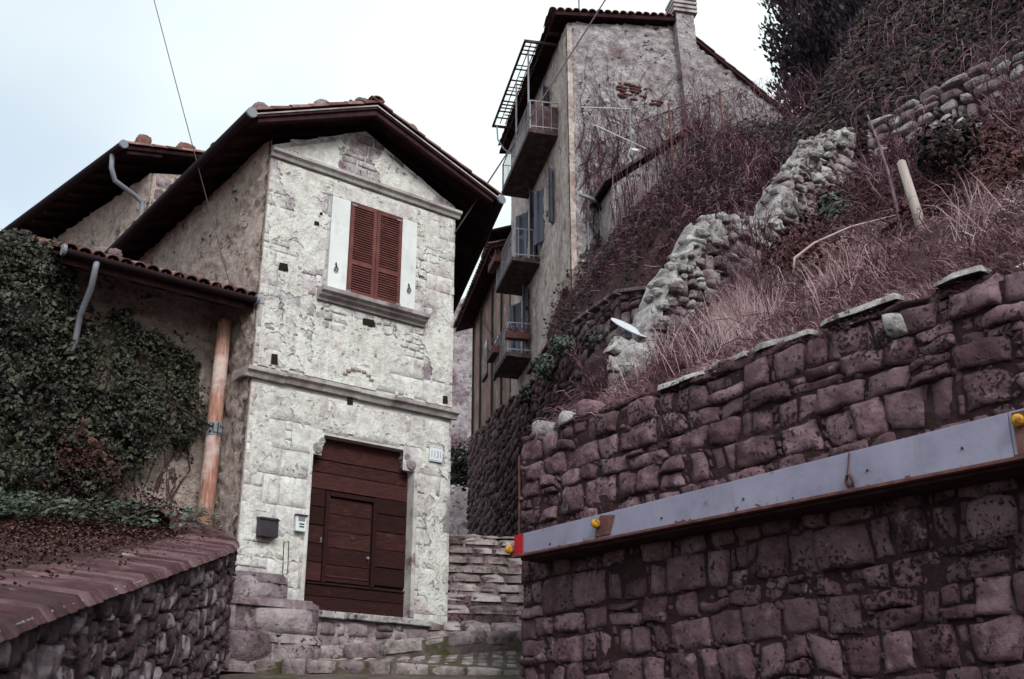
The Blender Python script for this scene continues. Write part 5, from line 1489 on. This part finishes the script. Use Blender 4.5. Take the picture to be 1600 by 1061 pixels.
# ------------------------------------------------------------------ far houses up the lane
fh = thing('far_house', B(11, 2, 10), 'narrow brown plastered house beyond the balconies with dark eaves', 'house')
MB(B).box(7.56, 14.4, -.08, 6, 6.5, 16.5).build('walls', 'brownplaster', fh)
MB(B).hexa([(7.52, -.72, 16.35), (14.7, -.72, 16.05), (14.7, 3, 17.3), (7.52, 3, 17.6), (7.52, -.72, 16.45), (14.7, -.72, 16.15), (14.7, 3, 17.4), (7.52, 3, 17.7)]).build('roof_deck', 'soffit', fh)
for k in range(32):
    t = 7.6 + k * .225
    z = 16.5 - .3 * (t - 7.52) / 7.2
    for j in range(2):
        put_tile(B(t, -.8 + j * .36, z + j * .12), BM + V((0, 0, .33)), fh, rg.uniform(-.08, .08), sc=1.1)
for t in (8.6, 10.2, 12.4, 13.9):
    MB(B).tube([(t, -.14, 7), (t, -.14, 16.1)], .045, 6).build('downpipe', 'iron', fh)
for (t0, z0) in [(9.2, 12.6), (11.2, 13.2), (12.9, 9.6)]:
    w = MB(B).box(t0, t0 + .7, -.12, -.085, z0, z0 + 1.3).build('window', 'glass', fh)
    MB(B).box(t0 - .08, t0 + .78, -.16, -.085, z0 - .1, z0 - .005).build('sill', 'slab', w)
MB(B).tube([(7.6, -.3, 11.4), (10, -.2, 14.2), (12, -.2, 15.6)], .02, 5).build('diagonal_cable', 'iron', fh, smooth=True)
MB(B).hexa([(7.4, -.75, 16.9), (9.2, -.75, 16.75), (9.2, .1, 17.1), (7.4, .1, 17.2), (7.4, -.75, 17.0), (9.2, -.75, 16.85), (9.2, .1, 17.2), (7.4, .1, 17.3)]).build('upper_eave', 'soffit', fh)
fw = thing('far_stone_building', (-3, 50, 10), 'grey stone building closing the lane far behind the house corner', 'building')
MB().prism([(-9, 50, 6), (1, 49, 6), (1, 49, 22.5), (-2.2, 49.3, 21.0), (-9, 50, 17.5)], [(-9, 56, 6), (1, 55, 6), (1, 55, 22.5), (-2.2, 55.3, 21.0), (-9, 56, 17.5)]).build('walls', 'farstone', fw)
for q in courses(-5, 1, 8, 20, (.5, .9), (.6, 1.4), rg, wav=.1, top=lambda u: 20.9 + .5 * u * .9):
    stone(lambda u, v, h: V((u, 49.4 - u * .1 - h, v)), q, .08, fw, 'farstone', rg, P_LOW, rnd=.5, amp=.06, back=.05)

# ------------------------------------------------------------------ small things on the bank
def up_thing(name, mb_fn): pass
wp = thing('wooden_post', (4.66, 11.55, 5.6), 'pale bleached wooden post leaning in the brambles on the bank', 'post')
wpb = MB(); wpb.tube([(4.72, 11.55, 5.45), (4.66, 11.54, 5.95), (4.55, 11.52, 6.62)], [.062, .06, .052], 10); wpb.build('shaft', 'greywood', wp, smooth=True)
wpc = MB(); wpc.tube([(4.55, 11.52, 6.62), (4.545, 11.519, 6.64)], [.05, .03], 10); wpc.build('cut_top', 'palestone', wp)
wpd = MB(); wpd.tube([(4.70, 11.55, 5.85), (4.698, 11.549, 5.87)], .066, 10); wpd.build('wire_loop', 'iron', wp)
sk = MB(); sk.tube([(4.52, 11.7, 5.6), (4.50, 11.7, 6.1), (4.44, 11.68, 6.6), (4.36, 11.66, 7.0), (4.28, 11.66, 7.35)], [.022, .022, .018, .014, .01], 6)
sk.rnd = [.8] * len(sk.f)
tag(sk.build('tall_stick', 'vine', None, smooth=True), 'tall thin dry stick standing just left of the pale post', 'stick')
ip = MB(RW); ip.tube([(-1.35, 4.35, 8.25), (-1.38, 4.42, 8.05), (-1.42, 4.52, 7.85), (-1.42, 4.60, 7.5)], .028, 8)
tag(ip.build('bent_iron_pipe', 'iron', None, smooth=True), 'short bent black pipe sticking out beside the pale boulder of the ruined wall', 'pipe')
br = MB(); br.tube([(3.42, 12.45, 5.62), (3.45, 12.45, 5.82), (3.7, 12.4, 6.0), (4.1, 12.2, 6.12), (4.6, 12.0, 6.18)], [.018, .018, .016, .012, .006], 6)
br.rnd = [.95] * len(br.f)
tag(br.build('fallen_branch', 'straw', None, smooth=True), 'pale bare branch lying across the dry grass', 'branch')
# satellite dish seen edge-on
ds = thing('satellite_dish', (1.57, 14.0, 5.2), 'white satellite dish seen almost edge-on on the pale pillar stone', 'satellite dish')
dc = V((1.56, 14.0, 5.50))
vw = dc.normalized()
ax = (V((.90, 0, 0)) + V((0, .157, -.41))).normalized()
nrm = ax.cross(vw).normalized()
if nrm.z < 0: nrm = -nrm
a2 = nrm.cross(ax).normalized()
a2 = (a2 * math.cos(R(8)) + nrm * math.sin(R(8))).normalized()
nrm = ax.cross(a2).normalized()
if nrm.z < 0: nrm = -nrm
db = MB(); idx = []
for (rr_, hh) in [(0, -.03), (.12, -.022), (.2, -.008), (.27, .015), (.275, .02), (.27, .026), (.2, .004), (.1, -.008), (0, -.012)]:
    idx.append([db.pt(dc + ax * math.cos(k * math.pi / 12) * rr_ + a2 * math.sin(k * math.pi / 12) * rr_ + nrm * hh) for k in range(24)])
for a, b in zip(idx, idx[1:]):
    for k in range(24): db.f.append([a[k], a[(k + 1) % 24], b[(k + 1) % 24], b[k]])
db.build('reflector', 'dish', ds, smooth=True)
sb = MB(); sb.tube([dc - nrm * .02, dc - V((.02, 0, .14)), dc - V((.02, 0, .3))], .022, 8); sb.build('stand', 'zinc', ds)
sb = MB(); sb.tube([dc - nrm * .02, dc - V((.12, .05, .10)), dc - V((.16, .06, .24))], .014, 6); sb.build('feed_arm', 'zinc', ds)
sb = MB(); sb.box(1.5, 1.6, 13.95, 14.05, 5.36, 5.44); sb.build('mount_bracket', 'zinc', ds)

# cables
def cable(name, pts, r, label):
    mb = MB(); mb.tube(pts, r, 5)
    tag(mb.build(name, 'wire', None, smooth=True), label, 'cable')
def sagged(p, q, sag, n=14):
    p, q = V(p), V(q)
    return [p.lerp(q, k / n) - V((0, 0, sag * 4 * (k / n) * (1 - k / n))) for k in range(n + 1)]
cable('overhead_cable', sagged(H(3.62, -.03, 9.0), (4.6, 20.5, 20.6), .12), .016, 'thin black overhead cable rising to the right from the house corner')
cable('overhead_cable', sagged(H(-.02, .45, 6.35), (-7.3, 17.5, 15.2), .03), .008, 'thin overhead cable rising to the upper left above the lean-to')

# ------------------------------------------------------------------ plants
rg = random.Random(2024)
U = rg.uniform
def leaf(mb, p, n, size, r):
    """one pointed leaf folded along its rib: two quads"""
    t = n.cross(V((U(-1, 1), U(-1, 1), U(-1, 1))))
    if t.length < .01: t = n.cross(V((1, 0, 0)))
    t.normalize(); s = n.cross(t)
    k = len(mb.v)
    f = .16 * size
    mb.v += [p - t * size * .38, p - t * size * .30 + s * size * .34 - n * f, p + t * size * .04 + s * size * .26 - n * f * .4, p + t * size * .16 + s * size * .42 - n * f,
             p + t * size * .60, p + t * size * .16 - s * size * .42 - n * f, p + t * size * .04 - s * size * .26 - n * f * .4, p - t * size * .30 - s * size * .34 - n * f, p + n * f * .4]
    mb.f += [[k, k + 1, k + 2, k + 8], [k + 8, k + 2, k + 3, k + 4], [k + 8, k + 4, k + 5, k + 6], [k, k + 8, k + 6, k + 7]]
    mb.rnd += [r, r, r, r]
def inside(poly, x, y):
    c = False
    for (x0, y0), (x1, y1) in zip(poly, poly[1:] + poly[:1]):
        if (y0 > y) != (y1 > y) and x < (x1 - x0) * (y - y0) / (y1 - y0) + x0: c = not c
    return c
def vine(mb, pts, r, rv):
    k0 = len(mb.v); n_ = 3
    for i, p in enumerate(pts):
        t = pts[min(i + 1, len(pts) - 1)] - pts[max(i - 1, 0)]
        u_ = t.cross(V((.3, .2, 1)))
        if u_.length < 1e-4: u_ = V((1, 0, 0))
        u_.normalize(); w_ = t.cross(u_).normalized()
        rad = r * (1 - .7 * i / (len(pts) - 1))
        for q in range(3):
            an = q * 2.0944
            mb.v.append(p + (u_ * math.cos(an) + w_ * math.sin(an)) * rad)
    for i in range(len(pts) - 1):
        for q in range(3):
            a = k0 + i * 3
            mb.f.append([a + q, a + (q + 1) % 3, a + 3 + (q + 1) % 3, a + 3 + q]); mb.rnd.append(rv)

# ivy over the lean-to
iv = thing('ivy', H(-2, .6, 2.8), 'big dark green ivy covering the lean-to wall at the left', 'ivy')
poly = [(-7.5, 6.8), (-3.75, 7.05), (-3.2, 7.25), (-2.85, 7.15), (-2.72, 6.75), (-2.45, 6.35), (-2.2, 6.2), (-1.7, 6.4), (-1.3, 6.2), (-.72, 5.95), (-.42, 5.45), (-.36, 4.9), (-.42, 4.6),
        (-.75, 4.5), (-1.16, 4.2), (-1.6, 3.9), (-1.75, 3.6), (-1.2, 3.5), (-1.0, 3.3), (-1.2, 2.9), (-7.5, 2.2)]
lv, lvr = MB(), MB()
cnt = 0
while cnt < 37000:
    s, z = U(-6.2, -.3), U(2.3, 7.3)
    ed = .28 * noise.noise(V((s * 1.8, z * 1.8, 0))) + .14 * noise.noise(V((s * 5, z * 5, 0)))
    if not inside(poly, s + ed, z + ed): continue
    den = noise.noise(V((s * 1.5, z * 1.5, 7)))
    if noise.noise(V((s * 1.25, z * 1.25, 41))) < -.27 and U(0, 1) < .8: continue
    if den < -.18 and s > -2.2 and U(0, 1) < .8: continue
    th_ = .22 + .30 * max(0, min(1, (-.3 - s) / 1.2)) + .22 * max(0, min(1, (5.5 - z) / 2)) * max(0, min(1, (-1 - s) / 1))
    th_ += .26 * noise.noise(V((s * 1.3, z * 1.3, 2))) + .12 * noise.noise(V((s * 3.4, z * 3.4, 5)))
    th_ = max(.05, th_)
    dep = 1.13 - th_ * (.35 + .65 * U(0, 1) ** .5)
    n = (E2 * -1 + V((U(-.8, .8), U(-.8, .8), U(-.3, .9)))).normalized()
    red = noise.noise(V((s * 1.1, z * 1.1, 30))) > .42 and U(0, 1) < .5
    leaf(lvr if red else lv, H(s, dep, z), n, U(.03, .075) if U(0, 1) < .8 else U(.075, .145), U(0, 1) ** 1.3)
    cnt += 1
for k in range(150):                                       # trailing shoots
    s, z = U(-3.4, -.4), U(3.6, 6.6)
    if not inside(poly, s, z): continue
    ang = U(-2.4, .6); dd = U(.55, .95)
    for i in range(14):
        s += math.cos(ang) * .055; z += math.sin(ang) * .055; ang += U(-.25, .18)
        if s > -.12: break
        leaf(lv, H(s, dd + U(-.04, .04), z), (E2 * -1 + V((U(-.7, .7), U(-.7, .7), U(-.2, .8)))).normalized(), U(.03, .07), U(0, 1))
lv.build('leaves', 'ivy', iv, kind='stuff')
lvr.build('reddish_leaves', 'ivy_red', iv, kind='stuff')
sm = MB()
for k in range(90):
    s = U(-4.0, -.6); p = []
    z = U(3.2, 4.2); ss = s
    for i in range(10):
        p.append(H(ss, 1.10, z)); z += U(.15, .32); ss += U(-.08, .14)
    p = [x for x in p if x.z < 6.5]
    if len(p) > 2: vine(sm, p, U(.008, .022), .4)
for (s0, z0, s1, z1) in [(-1.7, 3.5, -.5, 5.5), (-1.4, 4.4, -.45, 5.1), (-1.2, 5.0, -.5, 6.2), (-1.9, 3.7, -.9, 4.4)]:
    vine(sm, [H(s0 + (s1 - s0) * k / 6 + U(-.04, .04), 1.1, z0 + (z1 - z0) * k / 6) for k in range(7)], .025, .3)
sm.build('stems', 'bark', iv, kind='stuff')
# ground ivy and fallen leaves in the bed
gi = thing('ground_ivy', H(-1.6, .1, 3.2), 'low glossy green ground ivy at the foot of the big ivy behind the parapet', 'ground cover plant')
lv = MB()
for k in range(5200):
    s, t = U(-5.5, -.75), U(-1.3, .6)
    q = H(s, t, 0)
    if noise.noise(q * .9) < -.15 or (s > -1.3 and U(0, 1) < .5): continue
    if t < -.7 - .2 * s * .3 and U(0, 1) < .6: continue
    zz = 3.05 + .10 * (s + 2) * .5 + .35 * t * .5 + U(0, .30)
    leaf(lv, H(s, t, zz), V((U(-.6, .6), U(-1, .2), 1)).normalized(), U(.05, .11), U(0, 1))
lv.build('leaves', 'bushleaf', gi, kind='stuff')
lt = MB()
for k in range(14000):
    u = U(4.5, ARC[-1] - .3); p, o = along(u)
    w = U(.62, 2.6) if U(0, 1) < .97 else U(.1, .6)
    q = p - o * w + V((0, 0, .085 + .07 * w + U(0, .03)))
    leaf(lt, q, V((U(-.7, .7), U(-.7, .7), 1)).normalized(), U(.018, .04), U(0, 1))
tag(lt.build('fallen_leaves', 'deadleaf'), 'reddish brown fallen leaves strewn behind the coping', kind='stuff')

# dry grass over the bank
gr = MB()
def blade(mb, p, d, L, w, r):
    k = len(mb.v)
    s = d.cross(V((U(-1, 1), U(-1, 1), .2))).normalized() * w
    m_ = p + d * L * .55 + V((0, 0, .02))
    e = p + d * L + V((U(-.2, .2), U(-.2, .2), -.25)) * L * .6
    mb.v += [p - s, p + s, m_ + s * .8, m_ - s * .8, e]
    mb.f += [[k, k + 1, k + 2, k + 3], [k + 3, k + 2, k + 4]]
    mb.rnd += [r, r]
for k in range(52000):
    a, d = U(-9, -1.0), 5.0 * U(0, 1) ** 1.5
    den = noise.noise(V((a * 1.1, d * 1.1, 0)))
    if den < -.2 and U(0, 1) < .6: continue
    p = RW(a, .02 + d, hz(a, .02 + d) - .02)
    dr_ = (V((U(-1, 1), U(-1, 1), U(.0, .95))) + RN * -.15).normalized()
    L = U(.08, .30) * (1 + .5 * den) * (1 if d > .5 else .7)
    blade(gr, p, dr_, L, U(.003, .007), min(1, max(0, .45 + .5 * noise.noise(V((a * .7, d * .7, 8))) + U(-.25, .25))))
tf = [(-2.75, .9), (-3.0, 1.1), (-2.6, 1.3), (-4.4, 1.0), (-1.7, .8), (-5.6, 1.6)]
for k in range(1300):
    c = rg.choice(tf[:3] if U(0, 1) < .6 else tf)
    a, d = rg.gauss(c[0], .16), max(.1, rg.gauss(c[1], .22))
    blade(gr, RW(a, d, hz(a, d)), (V((U(-.6, .6), U(-.6, .6), 1))).normalized(), U(.35, .85), U(.002, .004), U(.5, 1))
tag(gr.build('dry_grass', 'straw'), 'dry straw coloured grass covering the bank behind the near wall', kind='stuff')

# brambles
bb = MB()
for k in range(7500):
    a, d = U(-9, -1.3), U(.5, 6.5)
    wgt = .14 + .86 * max(0, min(1, (d - 1.8) / 1.8)) * max(0, min(1, .7 + noise.noise(V((a * .6, d * .6, 50))) * 1.8))
    if a > -3: wgt = max(wgt, .35)
    if U(0, 1) > wgt: continue
    p = RW(a, d, hz(a, d))
    dr_ = V((U(-1, 1), U(-1, 1), U(.4, 1.6))).normalized()
    L = U(.5, 1.35); pts = []
    for i in range(6):
        f = i / 5
        pts.append(p + dr_ * L * f + V((0, 0, -.75 * L * f * f)) + V((U(-.03, .03), U(-.03, .03), U(-.03, .03))))
    vine(bb, pts, U(.003, .008), U(0, .75))
for k in range(650):                                      # brambles left of the ruin
    d_ = U(.1, 4.2); a_ = U(-1.2, -.1)
    p = RW(a_, d_, hz(a_, d_))
    dr_ = V((U(-1, .6), U(-1, .5), U(.4, 1.4))).normalized()
    L = U(.2, .55)
    vine(bb, [p + dr_ * L * i / 5 + V((0, 0, -.7 * L * (i / 5) ** 2)) + V((U(-.03, .03), U(-.03, .03), 0)) for i in range(6)], U(.005, .010), U(0, 1))
tag(bb.build('brambles', 'vine'), 'tangled reddish brown bramble stems over the bank', kind='stuff')
bl = MB()
for k in range(14000):
    a, d = U(-9, -1.4), U(1.8, 6.5)
    if noise.noise(V((a * .9, d * .9, 50))) < -.05: continue
    h = U(0, .7) * (.5 + .8 * max(0, noise.noise(V((a * 1.2, d * 1.2, 60)))))
    leaf(bl, RW(a, d, hz(a, d) + h), V((U(-1, 1), U(-1, 1), U(0, 1))).normalized(), U(.04, .09), U(0, 1))
tag(bl.build('bramble_leaves', 'ivy_red'), 'withered dark red bramble leaves high on the bank', kind='stuff')

# hanging bare vines on the steep bank below the grey gable
hv = MB()
for k in range(9000):
    p_, q_ = U(.1, 4.95), U(.03, 1.03)
    p = bank(p_, q_)
    out = V((-.45, -.85, .15)) * U(.05, .35) + V((U(-.3, .3), U(-.25, .2), 0)) * U(.2, 1.0)
    L = U(.7, 2.1) * min(1, .06 + 3 * q_) * (.45 if p_ < 1.5 else 1); pts = []
    for i in range(7):
        f = i / 6
        pts.append(p + out * min(1, f * 2.5) + V((.06 * math.sin(f * 7 + k), .04 * math.cos(f * 5 + k), .03 * math.sin(f * 9 + k) - L * f ** 1.5)))
    vine(hv, pts, U(.004, .013), U(0, 1) ** 2.6)
for k in range(4200):                                      # dense strands over the lower bank
    p_, q_ = U(1.2, 4.9), U(.10, .75)
    p = bank(p_, q_) + V((-.1, -.2, .12))
    L = U(.3, 1.0) * min(1, .1 + 4 * (q_ - .08)); sw = V((U(-.25, .25), U(-.2, .05), 0))
    vine(hv, [p + sw * (i / 5) + V((.03 * math.sin(i * 1.7 + k), -.06 * math.sin(i * .6), .06 * math.sin(i * .7) - L * i / 5)) for i in range(6)], U(.004, .011), U(0, 1) ** 2)
for k in range(3200):                                      # short twigs and shoots on the lower bank
    p = bank(U(.4, 4.9), U(.0, .5))
    dr_ = V((U(-1, .5), U(-1, .2), U(.1, 1.0))).normalized(); L = U(.15, .5)
    vine(hv, [p + dr_ * L * i / 4 + V((U(-.03, .03), U(-.03, .03), -.4 * L * (i / 4) ** 2)) for i in range(5)], U(.004, .009), U(0, 1) ** 1.6)
for k in range(900):                                       # wiry silhouette along the crest
    p = bank(U(.8, 4.9), U(.8, 1.15))
    dr_ = V((U(-1, .8), U(-.8, .4), U(.3, 1.4))).normalized(); L = U(.4, 1.3)
    vine(hv, [p + dr_ * L * i / 5 + V((0, 0, -.5 * L * (i / 5) ** 2)) + V((U(-.05, .05), U(-.05, .05), 0)) for i in range(6)], U(.005, .011), U(0, 1))
tag(hv.build('hanging_vines', 'vine'), 'curtain of bare hanging vines on the steep bank below the gable', kind='stuff')
bi = MB()
for k in range(15000):
    p_, q_ = U(.6, 4.95), U(.0, 1.05)
    if noise.noise(V((p_ * 2.2, q_ * 6, 90))) < -.02: continue
    p = bank(p_, q_)
    leaf(bi, p + V((-.3, -.5, .4)) * U(0, .5), (V((-.4, -.8, .4)) + V((U(-.7, .7), U(-.7, .7), U(-.5, .7)))).normalized(), U(.05, .12), U(0, 1))
tag(bi.build('bank_leaves', 'darkivy'), 'dark withered leaves among the hanging vines below the gable', kind='stuff')
# bare creeper on the gable itself
cr_ = MB(B)
cv = MB()
for k in range(420):
    m_, z = U(.1, 7.8), U(12, 16)
    ang = R(90 + U(-38, 38)); pts = []
    for i in range(9):
        top_ = 20.05 + m_ * .1 if m_ < 3.5 else 20.2 - (m_ - 3.6) * .78
        if z > top_ - .1 or m_ < .08: break
        pts.append(B(-.10 - (.33 if 3.15 < m_ < 3.85 else 0), m_, z)); ang += R(U(-28, 28)); m_ += math.cos(ang) * .45; z += math.sin(ang) * .45
    if len(pts) > 3: vine(cv, pts, U(.006, .016), U(0, .6))
for k in range(300):                                       # strands over the shed
    m_ = U(.6, 3.6); z = 14.25 + (m_ - .5) * .775 + U(-1.6, .25)
    L = U(.3, 2.0); t_ = -1.52 - U(0, .12); sw = U(-.25, .25)
    vine(cv, [B(t_, m_ + sw * (i / 5) + U(-.03, .03), z - L * i / 5) for i in range(6)], U(.006, .016), U(0, 1) ** 1.5)
for k in range(700):                                       # net of twigs over the triangle at its foot
    m_ = U(1.8, 8.2); z = 14.6 + U(0, 1) * (1.2 + .35 * m_)
    pts = []
    ang = R(rg.choice((40, 130, 90)) + U(-18, 18))
    for i in range(6):
        pts.append(B(-1.5 + U(-.04, .04), m_, min(z, 15.0 + .52 * m_ + .3))); m_ += math.cos(ang) * .2; z += math.sin(ang) * .2
    vine(cv, pts, U(.005, .011), U(0, .9))
tag(cv.build('wall_creeper', 'vine'), 'bare creeper stems spread over the grey gable wall', kind='stuff')

# dark ivy on the high bank at upper right
di = MB()
for k in range(42000):
    a, d = U(-7.5, .9), U(6.9, 10.6)
    z = hz(a, d) + max(0, .55 + .9 * noise.noise(V((a * .5, d * .5, 70)))) * U(.1, 1) + .3 * U(0, 1)
    p = RW(a, d, z)
    leaf(di, p, (V((-.6, -.7, .4)) + V((U(-.7, .7), U(-.7, .7), U(-.5, .7)))).normalized(), U(.07, .15), U(0, 1))
tag(di.build('bank_ivy', 'darkivy'), 'dark evergreen ivy smothering the high bank at the upper right', kind='stuff')
dv = MB()
for k in range(1500):
    a, d = U(-8.5, .8), U(6.9, 10.8)
    p = RW(a, d, hz(a, d) + U(.2, 1.0))
    L = U(.5, 1.6); out = RN * -U(.1, .5) + V((U(-.3, .3), U(-.3, .3), 0))
    vine(dv, [p + out * min(1, i / 2.5) + V((.05 * math.sin(i + k), 0, .03 * math.sin(i * 2 + k) - L * (i / 5) ** 1.5)) for i in range(6)], U(.005, .012), U(0, .8))
tag(dv.build('bank_vines', 'vine'), 'bare purple brown vines tangled over the dark ivy of the high bank', kind='stuff')

# cypresses on the hilltop
def cypress(x, y, z, h, r, label, seed):
    rr = random.Random(seed)
    t = thing('cypress_tree', (x, y, z), label, 'tree', 'cypress trees on the hilltop')
    mb = MB(); mb.tube([(x, y, z - .5), (x + .05, y, z + h * .4), (x, y, z + h * .9)], [.22, .14, .03], 8); mb.build('trunk', 'trunk', t, smooth=True)
    for k in range(16):
        zz = z + h * (.05 + .05 * k); an = rr.uniform(0, 6.28); rad = r * .75 * (1 - .8 * k / 16)
        mb = MB(); mb.tube([(x, y, zz), (x + math.cos(an) * rad * .6, y + math.sin(an) * rad * .6, zz + .5), (x + math.cos(an) * rad, y + math.sin(an) * rad, zz + 1.3)], [.05, .03, .01], 5); mb.build('branch', 'trunk', t)
    co = MB(); idx = []                                    # dense inner foliage
    for j in range(15):
        f = j / 14
        rad = r * .62 * math.sin(math.pi * min(1, .25 + 1.1 * (1 - f) ** .75) * .5) * (1 - .9 * f ** 4)
        idx.append([co.pt((x + math.cos(i * .524) * rad * (1 + .35 * noise.noise(V((i * 1.3, f * 12, seed)))), y + math.sin(i * .524) * rad * (1 + .35 * noise.noise(V((i * 1.3, f * 12, seed)))), z + .3 + h * .93 * f)) for i in range(12)])
    for a, b in zip(idx, idx[1:]):
        for i in range(12): co.f.append([a[i], a[(i + 1) % 12], b[(i + 1) % 12], b[i]])
    co.rnd = [.2] * len(co.f)
    co.build('inner_foliage', 'cypress', t, kind='stuff')
    cw = MB()
    for k in range(1500):
        f = rr.random() ** 1.1
        zz = z + .2 + h * f
        rad = r * (math.sin(math.pi * min(1, .25 + 1.1 * (1 - f) ** .75) * .5)) * (1 + .25 * noise.noise(V((f * 9, k * .01, seed))))
        an = rr.uniform(0, 6.283)
        q = rad * (.45 + .55 * rr.random() ** .5) * (1 + .55 * noise.noise(V((math.cos(an) * 2, math.sin(an) * 2, zz * .9 + seed))))
        c = V((x + math.cos(an) * q, y + math.sin(an) * q, zz))
        rb = rr.random()
        for j in range(30):
            pp_ = c + V((rr.gauss(0, .17), rr.gauss(0, .17), rr.gauss(0, .26)))
            dr_ = (V((math.cos(an) * .5, math.sin(an) * .5, 1)) + V((rr.uniform(-.5, .5), rr.uniform(-.5, .5), rr.uniform(-.3, .4)))).normalized()
            kk = len(cw.v); L = rr.uniform(.12, .28); s = dr_.cross(V((rr.uniform(-1, 1), rr.uniform(-1, 1), .1))).normalized() * L * .22
            cw.v += [pp_ - s * .4, pp_ + s + dr_ * L * .4, pp_ + dr_ * L, pp_ - s + dr_ * L * .4]
            cw.f.append([kk, kk + 1, kk + 2, kk + 3]); cw.rnd.append(min(1, max(0, rb * .6 + rr.random() * .4)))
    cw.build('crown', 'cypress', t, kind='stuff')
cypress(10.1, 29.5, 15.6, 13, 1.75, 'dark cypress nearest the grey gable on the hilltop', 1)
cypress(12.5, 30.5, 16.5, 13, 1.9, 'dark cypress on the hilltop right of the one by the gable', 2)
cypress(11.0, 26.5, 15.6, 6.0, 1.5, 'lower dark conifer in front of the cypresses on the hilltop', 3)

def shrub(base, h, label, seed, lean=V((0, 0, 0))):
    rr = random.Random(seed)
    t = thing('bare_shrub', base, label, 'shrub', 'leafless shrubs on the bank')
    mb = MB()
    def grow(p, d, L, r, lvl):
        n_ = 4; pts = [p]
        for i in range(n_):
            d = (d + V((rr.uniform(-.25, .25), rr.uniform(-.25, .25), rr.uniform(-.12, .16)))).normalized()
            pts.append(pts[-1] + d * L / n_)
        vine(mb, pts, r, rr.random() ** 1.4)
        if lvl:
            for i in range(rr.choice((3, 4, 5))):
                q = pts[rr.choice((1, 2, 3, 4))]
                nd = (d + V((rr.uniform(-1, 1), rr.uniform(-1, 1), rr.uniform(-.3, .6))) * .9).normalized()
                grow(q, nd, L * rr.uniform(.45, .75), r * .55, lvl - 1)
    for k in range(7):
        grow(V(base), (V((rr.uniform(-.7, .7), rr.uniform(-.7, .7), 1)) + lean).normalized(), h * rr.uniform(.6, 1), .014, 3)
    mb.build('stems', 'vine', t, kind='stuff')
for i, (a, d, h, txt) in enumerate([(-1.75, 2.9, 1.0, 'leafless shrub close against the ruined wall on the bank'), (-3.9, 3.0, .95, 'leafless shrub just left of the pale leaning post'), (-5.6, 3.6, 1.1, 'leafless shrub right of the dark bush among the brambles'),
        (-2.9, 5.2, 1.0, 'leafless shrub under the left end of the upper terrace wall'), (-4.6, 5.6, .9, 'leafless shrub under the right part of the upper terrace wall'), (-1.0, .45, .5, 'low leafless shrub on the wall top below the satellite dish'),
        (-2.9, 1.4, .7, 'pale leafless shrub in the middle of the dry grass')]):
    shrub(RW(a, d, hz(a, d) - .05), h, txt, 300 + i)
for i, (p_, q_, h, txt) in enumerate([(2.4, .35, 1.3, 'leafless shrub halfway up the vine bank below the gable'), (3.6, .75, 1.4, 'leafless shrub near the crest of the vine bank'), (4.3, 1.0, 1.6, 'leafless shrub on the crest in front of the gable end'), (2.2, 1.02, 1.5, 'leafless shrub on the crest left of the dark ivy'), (3.2, 1.08, 1.7, 'tall leafless shrub in front of the cypresses')]):
    shrub(bank(p_, q_), h, txt, 320 + i)
# leafy tufts along the lane wall and in the brambles
def tuft(c, r, n, label, m='bushleaf', sz=(.06, .12)):
    t = thing('leafy_bush', V(c) - V((0, 0, r * .6)), label, 'bush', 'green bushes')
    lv = MB(); sm = MB()
    for k in range(n):
        d = V((rg.gauss(0, 1), rg.gauss(0, 1), rg.gauss(0, .8))).normalized() * r * U(.3, 1) ** .6
        d *= 1 + .4 * noise.noise(d * 2.5 + V(c))
        leaf(lv, V(c) + d, (d.normalized() + V((U(-.6, .6), U(-.6, .6), U(-.2, .8)))).normalized(), U(*sz), U(0, 1))
    for k in range(10):
        d = V((U(-1, 1), U(-1, 1), U(.2, 1))).normalized() * r * .8
        vine(sm, [V(c) - V((0, 0, r * .7)), V(c) + d * .4, V(c) + d], .012, .4)
    lv.build('leaves', m, t, kind='stuff'); sm.build('stems', 'bark', t, kind='stuff')
tuft((1.08, 21.8, 8.2), .30, 380, 'green bush on the lane wall just left of the satellite dish')
tuft((.80, 24.5, 8.7), .38, 420, 'larger green bush lower down the lane wall below the balconies')
tuft((.45, 27.5, 9.0), .32, 320, 'smallest dark bush on the lane wall under the lowest balcony', 'ivy')
tuft((1.75, 21.0, 8.0), .28, 240, 'small green tuft on the ledge right of the bushes below the house')
tuft((-1.9, 44, 11.4), 1.0, 900, 'dark hedge bush at the far end of the lane', 'ivy', (.12, .24))
tuft((5.5, 12.4, 7.3), .45, 520, 'dark green bush among the brambles right of the pale post', 'darkivy')
tuft(RW(-2.3, 4.0, 7.6), .3, 260, 'small grey green bush below the bent pipe on the bank', 'bushleaf')
